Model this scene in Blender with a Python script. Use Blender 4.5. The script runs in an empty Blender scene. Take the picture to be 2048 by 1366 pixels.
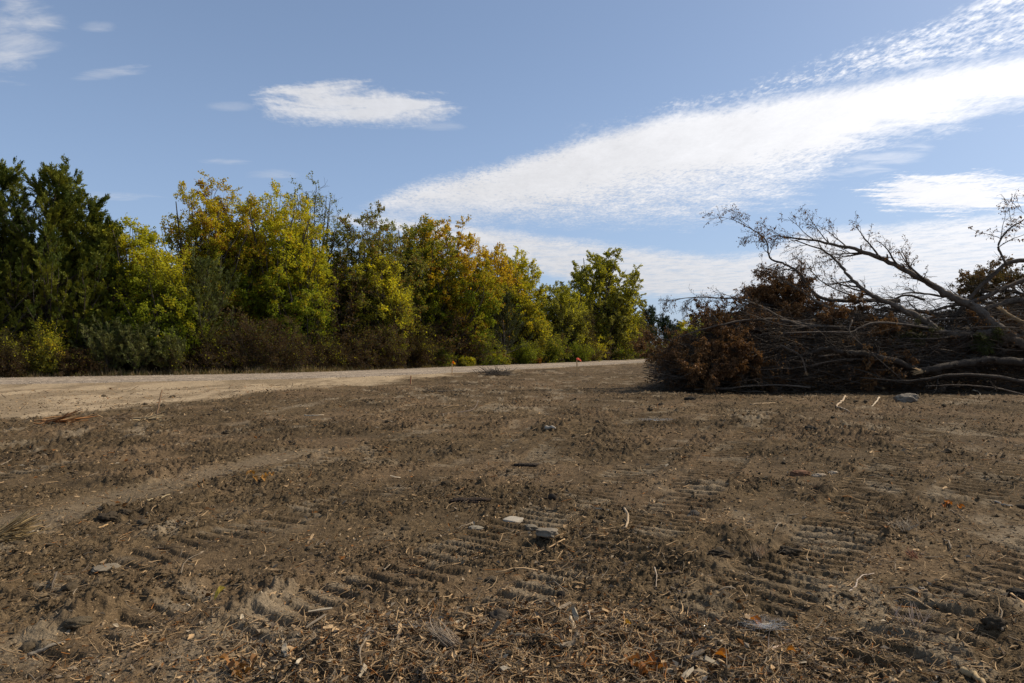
import bpy, math, random
import numpy as np
from mathutils import Vector

sc = bpy.context.scene
C = sc.collection
PI = math.pi
rad = math.radians

# ------------------------------------------------------------------ camera
EYE = 1.5
FPX = 1365.0
HZ = 700.0                      # horizon row of the 2048 x 1366 photograph
cam_d = bpy.data.cameras.new('camera')
cam_d.sensor_width = 36.0
cam_d.lens = 24.0
cam_d.clip_start = 0.05
cam_d.clip_end = 9000
cam = bpy.data.objects.new('camera', cam_d)
C.objects.link(cam)
cam.location = (0, 0, EYE)
cam.rotation_euler = (rad(90.0) + math.atan((HZ - 683) / FPX), 0, 0)
sc.camera = cam

# ------------------------------------------------------------------ exposure, sun, sky
sc.view_settings.view_transform = 'Standard'
sc.view_settings.look = 'None'
sc.view_settings.gamma = 1.0
sc.view_settings.exposure = 0.0
SUN_AZ, SUN_EL = 71.0, 42.0      # degrees to the right of the view, degrees up
SUN_E = 5.0
sl = bpy.data.lights.new('sun', 'SUN')
sl.energy = SUN_E
sl.angle = rad(0.53)
sl.color = (1.0, 0.91, 0.77)
sun = bpy.data.objects.new('sun', sl)
C.objects.link(sun)
sd = Vector((math.sin(rad(SUN_AZ)) * math.cos(rad(SUN_EL)), math.cos(rad(SUN_AZ)) * math.cos(rad(SUN_EL)), math.sin(rad(SUN_EL))))
sun.rotation_euler = sd.to_track_quat('Z', 'Y').to_euler()
sun.location = (0, 0, 60)


class X:
    """a float socket with arithmetic, so that node formulas read like formulas"""
    def __init__(s, nt, sock): s.nt, s.s = nt, sock
    def _m(s, op, *a, clamp=False):
        n = s.nt.nodes.new('ShaderNodeMath'); n.operation = op; n.use_clamp = clamp
        for i, v in enumerate((s,) + a):
            if isinstance(v, X): s.nt.links.new(v.s, n.inputs[i])
            else: n.inputs[i].default_value = v
        return X(s.nt, n.outputs[0])
    def __add__(s, o): return s._m('ADD', o)
    __radd__ = __add__
    def __mul__(s, o): return s._m('MULTIPLY', o)
    __rmul__ = __mul__
    def __sub__(s, o): return s._m('SUBTRACT', o)
    def __rsub__(s, o): return (s * -1.0) + o
    def __truediv__(s, o): return s._m('DIVIDE', o)
    def mx(s, o): return s._m('MAXIMUM', o)
    def mn(s, o): return s._m('MINIMUM', o)
    def clamp(s): return s._m('ADD', 0.0, clamp=True)
    def step(s, a, b, lo=0.0, hi=1.0):
        n = s.nt.nodes.new('ShaderNodeMapRange'); n.interpolation_type = 'SMOOTHSTEP'
        s.nt.links.new(s.s, n.inputs[0])
        for i, v in ((1, a), (2, b), (3, lo), (4, hi)): n.inputs[i].default_value = v
        return X(s.nt, n.outputs[0])
    def curve(s, pts, x0, x1, y0, y1):
        n = s.nt.nodes.new('ShaderNodeFloatCurve'); c = n.mapping.curves[0]
        ps = sorted(((px - x0) / (x1 - x0), (py - y0) / (y1 - y0)) for px, py in pts)
        while len(c.points) < len(ps): c.points.new(0.5, 0.5)
        for p, (a, b) in zip(c.points, ps): p.location = (a, b); p.handle_type = 'AUTO'
        n.mapping.extend = 'HORIZONTAL'; n.mapping.use_clip = False; n.mapping.update()
        t = (s - x0) / (x1 - x0)
        s.nt.links.new(t.clamp().s, n.inputs['Value'])
        return X(s.nt, n.outputs[0]) * (y1 - y0) + y0


def comb(nt, x, y, z):
    n = nt.nodes.new('ShaderNodeCombineXYZ')
    for i, v in enumerate((x, y, z)):
        if isinstance(v, X): nt.links.new(v.s, n.inputs[i])
        else: n.inputs[i].default_value = v
    return n.outputs[0]


def tex(nt, kind, vec, scale, detail=2.0, rough=0.5, out=0, dist=0.0):
    n = nt.nodes.new('ShaderNodeTex' + kind)
    nt.links.new(vec, n.inputs['Vector'])
    n.inputs['Scale'].default_value = scale
    for k, v in (('Detail', detail), ('Roughness', rough), ('Distortion', dist)):
        if k in n.inputs: n.inputs[k].default_value = v
    return X(nt, n.outputs[out])


def mixc(nt, f, a, b, mode='MIX'):
    n = nt.nodes.new('ShaderNodeMix'); n.data_type = 'RGBA'; n.blend_type = mode
    if isinstance(f, X): nt.links.new(f.s, n.inputs[0])
    else: n.inputs[0].default_value = f
    for i, v in ((6, a), (7, b)):
        if isinstance(v, bpy.types.NodeSocket): nt.links.new(v, n.inputs[i])
        else: n.inputs[i].default_value = (*v, 1.0)
    return n.outputs[2]


world = bpy.data.worlds.new('World')
sc.world = world
world.use_nodes = True


def build_world():
    nt = world.node_tree
    nt.nodes.clear()
    out = nt.nodes.new('ShaderNodeOutputWorld')
    bg = nt.nodes.new('ShaderNodeBackground')
    bg.inputs[1].default_value = 0.1
    nt.links.new(bg.outputs[0], out.inputs[0])
    sky = nt.nodes.new('ShaderNodeTexSky')
    sky.sky_type = 'NISHITA'
    sky.sun_disc = False
    sky.sun_elevation = rad(SUN_EL)
    sky.sun_rotation = rad(SUN_AZ)
    sky.altitude = 150
    sky.air_density = 1.0
    sky.dust_density = 1.6
    sky.ozone_density = 2.8
    tc = nt.nodes.new('ShaderNodeTexCoord')
    sp = nt.nodes.new('ShaderNodeSeparateXYZ')
    nt.links.new(tc.outputs['Generated'], sp.inputs[0])
    dx, dy, dz = (X(nt, sp.outputs[i]) for i in range(3))
    zz = dz.mx(0.02)
    # a flat cloud layer high above the field: position on it = direction / height
    cx, cy = dx / zz, dy / zz
    fy = dy.mx(0.05)
    U = dx / fy * FPX + 1024.0          # bearing scale
    V = HZ - dz / fy * FPX              # elevation scale
    front = dy.step(0.05, 0.2)
    pl = comb(nt, cx, cy * 0.55, 0.0)
    cells = tex(nt, 'Noise', pl, 28.0, 4.0, 0.65, dist=0.3)
    cells2 = tex(nt, 'Noise', pl, 62.0, 2.0, 0.5)
    soft = tex(nt, 'Noise', comb(nt, cx, cy * 0.5, 3.0), 5.0, 5.0, 0.6)
    wisp = tex(nt, 'Noise', comb(nt, cx * 0.9 + cy * 0.12, cy * 1.6, 7.0), 4.0, 6.0, 0.62, dist=0.6)
    streak = tex(nt, 'Noise', comb(nt, cx * 1.2, cy * 2.6, 5.0), 2.6, 6.0, 0.6, dist=0.4)
    cell = (cells * 0.65 + cells2 * 0.35)
    wob = (soft - 0.5) * 70.0 + (cell - 0.5) * 75.0
    # ---- main fan
    topA = U.curve([(0, 520), (600, 460), (720, 408), (820, 365), (1020, 312), (1160, 268), (1280, 232), (1500, 192), (1700, 155), (1900, 120), (2048, 98), (2500, 30)], 0, 2500, 0, 600)
    botA = U.curve([(0, 400), (700, 418), (800, 434), (1000, 440), (1200, 444), (1400, 438), (1520, 415), (1620, 378), (1680, 325), (1750, 294), (1860, 262), (2048, 214), (2500, 130)], 0, 2500, 0, 600)
    a1 = (V - topA + wob * 0.5).step(-6, 34)
    a2 = (botA - V + wob * 0.8 + (streak - 0.5) * 110.0 * U.step(1100, 1600)).step(-26, 52)
    core = U.curve([(600, 0.2), (760, 0.42), (1000, 0.55), (1200, 0.85), (1500, 1.05), (2048, 1.15)], 600, 2048, 0, 1.2)
    mid = U.curve([(600, 470), (1024, 372), (1250, 300), (1500, 262), (1750, 212), (2048, 165)], 600, 2048, 0, 600)
    dens = core * (1.0 - ((V - mid) * 0.011)._m('ABSOLUTE')).mx(0.0)
    A = U.step(690, 760) * a1 * a2 * ((cell - 0.36) * 2.6 + dens * 1.15 + 0.27 + (streak - 0.5) * 0.8 + (soft - 0.5) * 0.6).clamp()
    # ---- broken rippled fringe above the main fan
    topF = U.curve([(1100, 262), (1300, 220), (1500, 170), (1640, 120), (1800, 70), (1900, 30), (2048, -40), (2500, -200)], 1100, 2500, -200, 300)
    f1 = (V - topF + wob * 0.9).step(-10, 30) * (topA - V).step(-20, 20)
    band = (streak - 0.45) * 2.6 + 0.35
    Fr = U.step(1120, 1260) * f1 * ((cell - 0.5) * 5.0 + band).clamp() * 0.85
    # ---- second, greyer sheet low in the sky
    topB = U.curve([(500, 470), (660, 424), (760, 428), (900, 440), (1050, 462), (1200, 482), (1330, 498), (1500, 504), (1620, 458), (1800, 444), (2048, 420), (2500, 400)], 500, 2500, 300, 700)
    botB = U.curve([(500, 440), (700, 450), (900, 500), (1040, 535), (1160, 570), (1260, 590), (1400, 594), (1600, 600), (1800, 640), (2048, 680), (2500, 690)], 500, 2500, 300, 700)
    b1 = (V - topB + wob * 0.35).step(-6, 22)
    b2 = (botB - V + (soft - 0.5) * 24.0).step(-6, 16)
    B = U.step(640, 720) * b1 * b2 * ((soft - 0.5) * 1.6 + (streak - 0.5) * 1.6 + (cell - 0.5) * 1.2 + 0.95).clamp() * 0.95
    # ---- streaks at the right, between the sheets
    e = ((U - 1920.0) / 210.0)
    e2 = ((V - 385.0) / 44.0)
    E1 = (1.0 - (e * e + e2 * e2) + (streak - 0.5) * 3.2 + (cell - 0.5) * 1.6).step(-0.1, 0.8)
    e = ((U - 1750.0) / 120.0)
    e2 = ((V - 322.0 + (U - 1750.0) * 0.22) / 26.0)
    E2 = (1.0 - (e * e + e2 * e2) + (wisp - 0.5) * 4.0).step(-0.1, 1.4) * 0.45
    # ---- the small cloud over the trees
    e = (U - 715.0) / 205.0
    e2 = (V - 208.0 + (wisp - 0.5) * 34.0 + (U - 715.0) * -0.02) / 44.0
    tip = (U - 800.0).step(0, 120) * ((V - 192.0 + (U - 800.0) * -0.02)._m('ABSOLUTE')).step(12, 0) * 1.1
    S1 = (1.0 - (e * e * e * e + e2 * e2) + (wisp - 0.5) * 2.8 + (cell - 0.5) * 1.2 - tip).step(-0.2, 1.0) * 0.9
    # ---- faint wisps
    def wis(u, v, ru, rv, k, sl=0.0):
        e = (U - u) / ru
        e2 = (V - v + (U - u) * sl) / rv
        return (1.0 - (e * e + e2 * e2) + (wisp - 0.5) * 3.6).step(0.0, 1.6) * k
    W = wis(20, 60, 110, 95, 0.62).mx(wis(215, 143, 85, 15, 0.5, 0.12)).mx(wis(195, 50, 45, 14, 0.3)).mx(wis(450, 322, 60, 9, 0.3))
    W = W.mx(wis(535, 348, 70, 12, 0.26)).mx(wis(225, 392, 95, 10, 0.26)).mx(wis(880, 250, 50, 14, 0.2)).mx(wis(460, 212, 60, 12, 0.22))
    M = A.mx(Fr).mx(B).mx(E1).mx(E2).mx(S1).mx(W) * front
    # unseen parts of the sky get only faint cloud, thinned to deepen the shadows
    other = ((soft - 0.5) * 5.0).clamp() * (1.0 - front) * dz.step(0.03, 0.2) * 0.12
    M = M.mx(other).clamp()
    # sky and cloud colours (radiance before the 0.1 strength)
    hzf = dz.step(0.5, 0.0)
    base = mixc(nt, hzf * 0.25 + 0.22, sky.outputs[0], (4.9, 6.7, 10.2))
    # forward scattering: cloud is brightest towards the sun
    toward = (dx * sd.x + dy * sd.y + dz * sd.z).step(0.35, 1.0)
    low = V.step(380, 620)
    cb = 7.7 + toward * 4.4 - low * 0.8 + (soft - 0.5) * 2.2 + (cell - 0.5) * 1.6
    ccol = nt.nodes.new('ShaderNodeCombineColor')
    nt.links.new((cb * 0.985).s, ccol.inputs[0]); nt.links.new((cb * 0.99).s, ccol.inputs[1]); nt.links.new((cb * 1.03).s, ccol.inputs[2])
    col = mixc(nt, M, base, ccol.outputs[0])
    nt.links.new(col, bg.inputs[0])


build_world()

# ------------------------------------------------------------------ helpers


def smooth(a, b, x):
    t = np.clip((x - a) / (b - a), 0, 1)
    return t * t * (3 - 2 * t)


def _hash(ix, iy, s):
    h = (ix.astype(np.int64) * 374761393 + iy.astype(np.int64) * 668265263 + s * 1274126177) & 0xFFFFFFFF
    h = ((h ^ (h >> 13)) * 1274126177) & 0xFFFFFFFF
    h = (h ^ (h >> 16)) & 0xFFFFFFFF
    h = (h * 2246822519) & 0xFFFFFFFF
    h = h ^ (h >> 15)
    return (h & 0xFFFFFF) / float(0xFFFFFF)


def vnoise(x, y, s=0):
    ix, iy = np.floor(x), np.floor(y)
    fx, fy = x - ix, y - iy
    fx = fx * fx * (3 - 2 * fx); fy = fy * fy * (3 - 2 * fy)
    a = _hash(ix, iy, s); b = _hash(ix + 1, iy, s); c = _hash(ix, iy + 1, s); d = _hash(ix + 1, iy + 1, s)
    return (a * (1 - fx) + b * fx) * (1 - fy) + (c * (1 - fx) + d * fx) * fy


def fbm(x, y, o=4, s=0, g=0.5):
    v = 0; a = 1; t = 0
    for k in range(o):
        v = v + a * vnoise(x * 1.0 + 17.3 * k, y + 9.1 * k, s + k); t += a; a *= g
        x, y = x * 1.92 + y * 0.55, y * 1.92 - x * 0.55
    return v / t


def cellbump(x, y, size, s, rmin=0.3, rmax=0.75):
    """round lumps scattered one per cell: returns height 0..1 and a random value per lump"""
    x, y = x / size, y / size
    ix, iy = np.floor(x), np.floor(y)
    best = np.zeros_like(x); rv = np.zeros_like(x)
    for i in (-1, 0, 1):
        for j in (-1, 0, 1):
            cx, cy = ix + i, iy + j
            px, py = cx + _hash(cx, cy, s), cy + _hash(cx, cy, s + 7)
            r = rmin + (rmax - rmin) * _hash(cx, cy, s + 13) ** 2
            dd = ((x - px) ** 2 + (y - py) ** 2) / (r * r)
            h = np.clip(1 - dd, 0, 1) ** 0.7 * r
            m = h > best
            best = np.where(m, h, best); rv = np.where(m, _hash(cx, cy, s + 21), rv)
    return best, rv


def ground_at(px, py, z=0.0):
    d = (EYE - z) * FPX / (py - HZ)
    return ((px - 1024) / FPX * d, d)


def at(px, py, d):
    return np.array([(px - 1024) / FPX * d, d, EYE + (HZ - py) / FPX * d])


def polydist(x, y, P):
    """distance to polyline P, signed side (left +), arc length"""
    best = np.full(x.shape, 1e9); side = np.zeros_like(x); arc = np.zeros_like(x); s0 = 0.0
    for (ax, ay), (bx, by) in zip(P[:-1], P[1:]):
        vx, vy = bx - ax, by - ay; L = math.hypot(vx, vy)
        t = np.clip(((x - ax) * vx + (y - ay) * vy) / (L * L), 0, 1)
        ex, ey = x - ax - t * vx, y - ay - t * vy
        dd = np.hypot(ex, ey); m = dd < best
        best = np.where(m, dd, best)
        side = np.where(m, np.sign(vx * (y - ay) - vy * (x - ax)), side)
        arc = np.where(m, s0 + t * L, arc); s0 += L
    return best, side, arc


def catmull(P, n=8):
    P = [np.array(p, float) for p in P]
    P = [2 * P[0] - P[1]] + P + [2 * P[-1] - P[-2]]
    out = []
    for i in range(1, len(P) - 2):
        for k in range(n):
            t = k / n
            out.append(0.5 * ((2 * P[i]) + (-P[i - 1] + P[i + 1]) * t + (2 * P[i - 1] - 5 * P[i] + 4 * P[i + 1] - P[i + 2]) * t * t + (-P[i - 1] + 3 * P[i] - 3 * P[i + 1] + P[i + 2]) * t ** 3))
    out.append(P[-2])
    return np.array(out)


class MB:
    """collects vertices, faces and colours; build() links them as ONE mesh object"""
    def __init__(s): s.v = []; s.f = []; s.c = []; s.n = 0
    def add(s, v, f, c=(1, 1, 1)):
        v = np.asarray(v, float).reshape(-1, 3); f = np.asarray(f, np.int64)
        c = np.asarray(c, float)
        if c.ndim == 1: c = np.tile(c, (len(v), 1))
        s.v.append(v); s.f.append(f + s.n); s.c.append(c); s.n += len(v)
    def build(s, name, mat, parent=None, smooth_=True):
        v = np.concatenate(s.v); c = np.concatenate(s.c)
        me = bpy.data.meshes.new(name)
        me.vertices.add(len(v)); me.vertices.foreach_set('co', v.ravel())
        tot = sum(f.size for f in s.f); nf = sum(len(f) for f in s.f)
        me.loops.add(tot); me.polygons.add(nf)
        me.loops.foreach_set('vertex_index', np.concatenate([f.ravel() for f in s.f]))
        sizes = np.concatenate([np.full(len(f), f.shape[1]) for f in s.f])
        st = np.concatenate([[0], np.cumsum(sizes)[:-1]])
        me.polygons.foreach_set('loop_start', st)
        me.polygons.foreach_set('use_smooth', np.full(nf, smooth_))
        me.update(calc_edges=True)
        a = me.color_attributes.new('col', 'FLOAT_COLOR', 'POINT')
        a.data.foreach_set('color', np.column_stack([c, np.ones(len(c))]).ravel())
        me.materials.append(mat)
        o = bpy.data.objects.new(name, me); C.objects.link(o)
        if parent is not None: o.parent = parent
        return o


def shift(mb, off):
    mb.v = [v - np.asarray(off) for v in mb.v]
    return mb


def tag(o, label=None, cat=None, group=None, kind=None):
    if label: o['label'] = label
    if cat: o['category'] = cat
    if group: o['group'] = group
    if kind: o['kind'] = kind
    return o


def thing(name, loc, label, cat, group=None):
    o = bpy.data.objects.new(name, None); C.objects.link(o)
    o.empty_display_size = 0.2
    o.location = tuple(float(t) for t in loc)
    return tag(o, label, cat, group)


def nrm(v): return v / np.maximum(np.linalg.norm(v, axis=-1, keepdims=True), 1e-9)


def tubes(mb, P, R, S=4, c=(1, 1, 1), cap=False, lump=0.0, rng=None):
    """P (N,K,3), R (N,K): N tubes at once"""
    P = np.asarray(P, float); R = np.asarray(R, float)
    if P.ndim == 2: P = P[None]; R = R[None]
    N, K, _ = P.shape
    T = np.empty_like(P)
    T[:, 1:-1] = P[:, 2:] - P[:, :-2]; T[:, 0] = P[:, 1] - P[:, 0]; T[:, -1] = P[:, -1] - P[:, -2]
    T = nrm(T)
    ref = np.where(np.abs(T.mean(1))[:, 2:3] > 0.8, np.array([[1., 0, 0]]), np.array([[0, 0, 1.]]))[:, None]
    A = nrm(np.cross(T, np.broadcast_to(ref, T.shape))); B = np.cross(T, A)
    th = np.arange(S) / S * 2 * PI
    rr = np.repeat(R[:, :, None], S, 2)
    if lump: rr = rr * (1 + lump * (rng.random(rr.shape) - 0.5))
    V = P[:, :, None] + rr[..., None] * (A[:, :, None] * np.cos(th)[None, None, :, None] + B[:, :, None] * np.sin(th)[None, None, :, None])
    idx = np.arange(N * K * S).reshape(N, K, S)
    a = idx[:, :-1]; b = idx[:, 1:]
    F = np.stack([a, np.roll(a, -1, 2), np.roll(b, -1, 2), b], -1).reshape(-1, 4)
    c = np.asarray(c, float)
    if c.ndim == 2: c = np.repeat(c, K * S, 0)
    mb.add(V.reshape(-1, 3), F, c)
    if cap:
        base = mb.n - N * K * S
        caps = np.concatenate([idx[:, 0, ::-1], idx[:, -1]])
        mb.f.append(caps + base)


def leaves(mb, P, D, L, W, c, rng, curl=0.25):
    """rhombic blades: base P, direction D, length L, width W"""
    n = len(P)
    D = nrm(D)
    Q = nrm(np.cross(D, nrm(rng.normal(size=(n, 3)))))
    Nn = np.cross(D, Q)
    L = np.broadcast_to(L, (n,))[:, None]; W = np.broadcast_to(W, (n,))[:, None]
    m = P + D * L * 0.45
    V = np.stack([P, m + Q * W * 0.5 + Nn * W * curl, P + D * L, m - Q * W * 0.5 + Nn * W * curl], 1)
    F = np.arange(4 * n).reshape(n, 4)
    c = np.asarray(c, float)
    if c.ndim == 2: c = np.repeat(c, 4, 0)
    mb.add(V.reshape(-1, 3), F, c)


def grow(rng, P, R, n, t0, t1, length, ang, up=0.0, K=5, wob=0.12, rr=0.6, fall=0.5, sag=0.0, tip=0.15, side=None):
    """children of every branch in P: returns their points and radii"""
    N, K0, _ = P.shape
    t = t0 + (t1 - t0) * (np.arange(n)[None] + rng.random((N, n))) / n
    ft = t * (K0 - 1); i = np.minimum(ft.astype(int), K0 - 2); f = (ft - i)[..., None]
    ii = np.arange(N)[:, None]
    p0 = P[ii, i] * (1 - f) + P[ii, i + 1] * f
    tg = nrm(P[ii, i + 1] - P[ii, i])
    r0 = (R[ii, i] * (1 - f[..., 0]) + R[ii, i + 1] * f[..., 0]) * rr
    az = rng.random((N, n)) * 2 * PI
    ref = rng.normal(size=(N, n, 3)); pr = nrm(np.cross(tg, ref))
    if side is not None:
        pr = nrm(pr * np.array(side))
    an = rad(ang) * (0.7 + 0.6 * rng.random((N, n)))[..., None]
    d = nrm(tg * np.cos(an) + pr * np.sin(an) + np.array([0, 0, up]))
    ln = length * (1 - fall * (t - t0) / max(t1 - t0, 1e-6)) * (0.65 + 0.7 * rng.random((N, n)))
    M = N * n
    p0 = p0.reshape(M, 3); d = d.reshape(M, 3); ln = ln.reshape(M); r0 = r0.reshape(M)
    Q = np.empty((M, K, 3)); Q[:, 0] = p0
    for k in range(1, K):
        d = nrm(d + rng.normal(size=(M, 3)) * wob + np.array([0, 0, up * 0.3 - sag]))
        Q[:, k] = Q[:, k - 1] + d * (ln / (K - 1))[:, None]
    RR = r0[:, None] * (1 - (1 - tip) * np.linspace(0, 1, K))[None]
    return Q, RR


def pick(rng, P, n):
    """n random points on the branches P with their local directions"""
    N, K, _ = P.shape
    j = rng.integers(0, N, n); t = rng.random(n) ** 0.7 * (K - 1); i = np.minimum(t.astype(int), K - 2); f = (t - i)[:, None]
    return P[j, i] * (1 - f) + P[j, i + 1] * f, nrm(P[j, i + 1] - P[j, i]), j


# ------------------------------------------------------------------ materials


def mat_base(name):
    m = bpy.data.materials.new(name); m.use_nodes = True
    nt = m.node_tree; nt.nodes.clear()
    out = nt.nodes.new('ShaderNodeOutputMaterial')
    b = nt.nodes.new('ShaderNodeBsdfPrincipled')
    nt.links.new(b.outputs[0], out.inputs[0])
    at_ = nt.nodes.new('ShaderNodeAttribute'); at_.attribute_name = 'col'
    tc = nt.nodes.new('ShaderNodeTexCoord')
    return m, nt, out, b, at_.outputs[0], tc.outputs['Object']


def bump(nt, b, h, strength, dist):
    n = nt.nodes.new('ShaderNodeBump'); n.inputs['Strength'].default_value = strength; n.inputs['Distance'].default_value = dist
    nt.links.new(h.s, n.inputs['Height']); nt.links.new(n.outputs[0], b.inputs['Normal'])


def scale_col(nt, col, f):
    """colour times a factor socket"""
    v = nt.nodes.new('ShaderNodeVectorMath'); v.operation = 'SCALE'
    nt.links.new(col, v.inputs[0]); nt.links.new(f.s, v.inputs[3])
    return v.outputs[0]


def leaf_mat(name, trans=0.42, rough=0.55):
    m, nt, out, b, col, oc = mat_base(name)
    nz = tex(nt, 'Noise', oc, 3.0, 3.0)
    c = scale_col(nt, col, nz * 0.6 + 0.7)
    nt.links.new(c, b.inputs['Base Color'])
    b.inputs['Roughness'].default_value = rough
    b.inputs['Specular IOR Level'].default_value = 0.12
    tr = nt.nodes.new('ShaderNodeBsdfTranslucent')
    tcx = mixc(nt, 1.0, c, (1.0, 0.92, 0.45), 'MULTIPLY')
    nt.links.new(tcx, tr.inputs[0])
    mx = nt.nodes.new('ShaderNodeMixShader'); mx.inputs[0].default_value = trans
    nt.links.new(b.outputs[0], mx.inputs[1]); nt.links.new(tr.outputs[0], mx.inputs[2])
    nt.links.new(mx.outputs[0], out.inputs[0])
    return m


def rough_mat(name, sc1=8.0, sc2=60.0, k=0.5, bs=0.5, bd=0.02, spec=0.15, stretch=None):
    m, nt, out, b, col, oc = mat_base(name)
    if stretch:
        mp = nt.nodes.new('ShaderNodeMapping'); mp.inputs['Scale'].default_value = stretch
        nt.links.new(oc, mp.inputs[0]); oc = mp.outputs[0]
    a = tex(nt, 'Noise', oc, sc1, 4.0, 0.6); d = tex(nt, 'Noise', oc, sc2, 4.0, 0.65)
    f = (a * 0.5 + d * 0.5 - 0.5) * 2.0 * k + 1.0
    nt.links.new(scale_col(nt, col, f), b.inputs['Base Color'])
    b.inputs['Roughness'].default_value = 0.9
    b.inputs['Specular IOR Level'].default_value = spec
    bump(nt, b, a * 0.4 + d * 0.6, bs, bd)
    return m


M_leaf = leaf_mat('leaf_blade', 0.56)
M_needle = leaf_mat('cedar_needle', 0.25, 0.6)
M_dead = leaf_mat('dead_leaf', 0.3, 0.6)
M_bark = rough_mat('bark', 7.0, 34.0, 1.5, 1.0, 0.05)
M_wood = rough_mat('splintered_wood', 14.0, 120.0, 0.5, 0.5, 0.006)
M_stone = rough_mat('stone', 9.0, 90.0, 0.35, 0.6, 0.01)
M_clod = rough_mat('clod', 25.0, 160.0, 0.6, 1.0, 0.012, 0.08)
M_chip = rough_mat('litter', 40.0, 200.0, 0.3, 0.2, 0.003, 0.12)
M_paint = rough_mat('painted_lath', 30.0, 100.0, 0.15, 0.2, 0.002, 0.3)
M_flag = leaf_mat('flagging_tape', 0.45, 0.4)
M_grass = leaf_mat('dry_grass', 0.3, 0.6)
M_web = leaf_mat('web_silk', 0.3, 0.3)


def soil_mat():
    m, nt, out, b, col, oc = mat_base('soil')
    n1 = tex(nt, 'Noise', oc, 18.0, 5.0, 0.62)
    n2 = tex(nt, 'Noise', oc, 95.0, 4.0, 0.65)
    n3 = tex(nt, 'Noise', oc, 3.0, 5.0, 0.65)
    v = tex(nt, 'Voronoi', oc, 70.0, out=0)
    f = (n1 - 0.5) * 1.5 + (n2 - 0.5) * 1.9 + (n3 - 0.5) * 1.0 + 1.0
    c = scale_col(nt, col, f.mx(0.18))
    # grains of straw-coloured fibre trodden into the soil
    fl = tex(nt, 'Noise', oc, 60.0, 3.0, 0.7, dist=1.5).step(0.60, 0.68) * n3.step(0.3, 0.55) * 0.7
    c = mixc(nt, fl, c, (0.33, 0.225, 0.12))
    nt.links.new(c, b.inputs['Base Color'])
    b.inputs['Roughness'].default_value = 0.95
    b.inputs['Specular IOR Level'].default_value = 0.06
    bump(nt, b, n1 * 0.5 + n2 * 0.25 - v * 0.25, 0.9, 0.02)
    return m


def gravel_mat():
    m, nt, out, b, col, oc = mat_base('gravel')
    v = nt.nodes.new('ShaderNodeTexVoronoi'); v.inputs['Scale'].default_value = 13.0
    nt.links.new(oc, v.inputs['Vector'])
    sep = nt.nodes.new('ShaderNodeSeparateColor'); nt.links.new(v.outputs['Color'], sep.inputs[0])
    r = X(nt, sep.outputs[0])
    big = tex(nt, 'Noise', oc, 0.8, 5.0, 0.65)
    f = (r - 0.5) * 1.3 + (big - 0.5) * 1.0 + 1.0
    c = scale_col(nt, col, f)
    nt.links.new(c, b.inputs['Base Color'])
    b.inputs['Roughness'].default_value = 0.95
    b.inputs['Specular IOR Level'].default_value = 0.1
    bump(nt, b, X(nt, v.outputs['Distance']) * -1.0, 0.7, 0.03)
    return m


M_soil = soil_mat()
M_gravel = gravel_mat()

# ------------------------------------------------------------------ road line and ground shape
ROAD_Z = 0.12
road_c = [(-150, 2), (-90, 9), (-50, 20), (-32, 26.2), (-21.7, 31.3), (-14, 35.4), (-9.3, 39.8), (-5.4, 46.3), (1.4, 59), (6.8, 69.3), (12.1, 80.5), (20, 98), (40, 142), (90, 240)]
road_c = catmull(road_c, 6)
ROAD_W = 4.15

tracks_px = [
    # (points in the photograph, half width, cleat spacing, depth)
    ([(430, 1325), (560, 1262), (700, 1200), (900, 1120), (1060, 1050), (1180, 990), (1280, 930), (1350, 880), (1430, 835)], 0.30, 0.17, 0.019),
    ([(760, 1400), (950, 1285), (1100, 1195), (1220, 1115), (1330, 1030), (1410, 960), (1470, 900), (1530, 850)], 0.30, 0.17, 0.030),
    ([(1230, 1400), (1400, 1270), (1530, 1180), (1640, 1090), (1720, 1010), (1780, 940), (1840, 880), (1900, 845)], 0.30, 0.17, 0.030),
    ([(1640, 1400), (1850, 1260), (1980, 1170), (2150, 1080)], 0.28, 0.17, 0.026),
    ([(-60, 1235), (200, 1150), (420, 1090), (620, 1030), (780, 980), (900, 930), (1000, 880), (1060, 840), (1100, 812)], 0.28, 0.17, 0.012),
    ([(-60, 965), (130, 932), (300, 897), (450, 872), (600, 850), (750, 830), (860, 805)], 0.30, 0.18, 0.030),
    ([(520, 955), (700, 905), (850, 860), (950, 828), (1010, 800)], 0.30, 0.18, 0.026),
    ([(1010, 960), (1080, 915), (1120, 880), (1190, 845)], 0.30, 0.18, 0.028),
    ([(1900, 1010), (1980, 960), (2080, 905)], 0.30, 0.18, 0.022),
    ([(1250, 850), (1330, 822), (1400, 805)], 0.30, 0.2, 0.024),
    ([(-40, 1366), (90, 1310), (260, 1240), (430, 1190)], 0.24, 0.2, 0.014),
]
tracks = [([ground_at(a, b) for a, b in pp], w, s, d) for pp, w, s, d in tracks_px]
smooth_px = [([(-60, 1060), (150, 1020), (330, 975), (480, 930), (640, 895)], 0.34), ([(1250, 1090), (1420, 1010), (1540, 940), (1640, 870)], 0.22),
             ([(1740, 1150), (1880, 1050), (2060, 950)], 0.35)]
smooth_px = smooth_px[:1]
smooths = [([ground_at(a, b) for a, b in pp], w) for pp, w in smooth_px]
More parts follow.
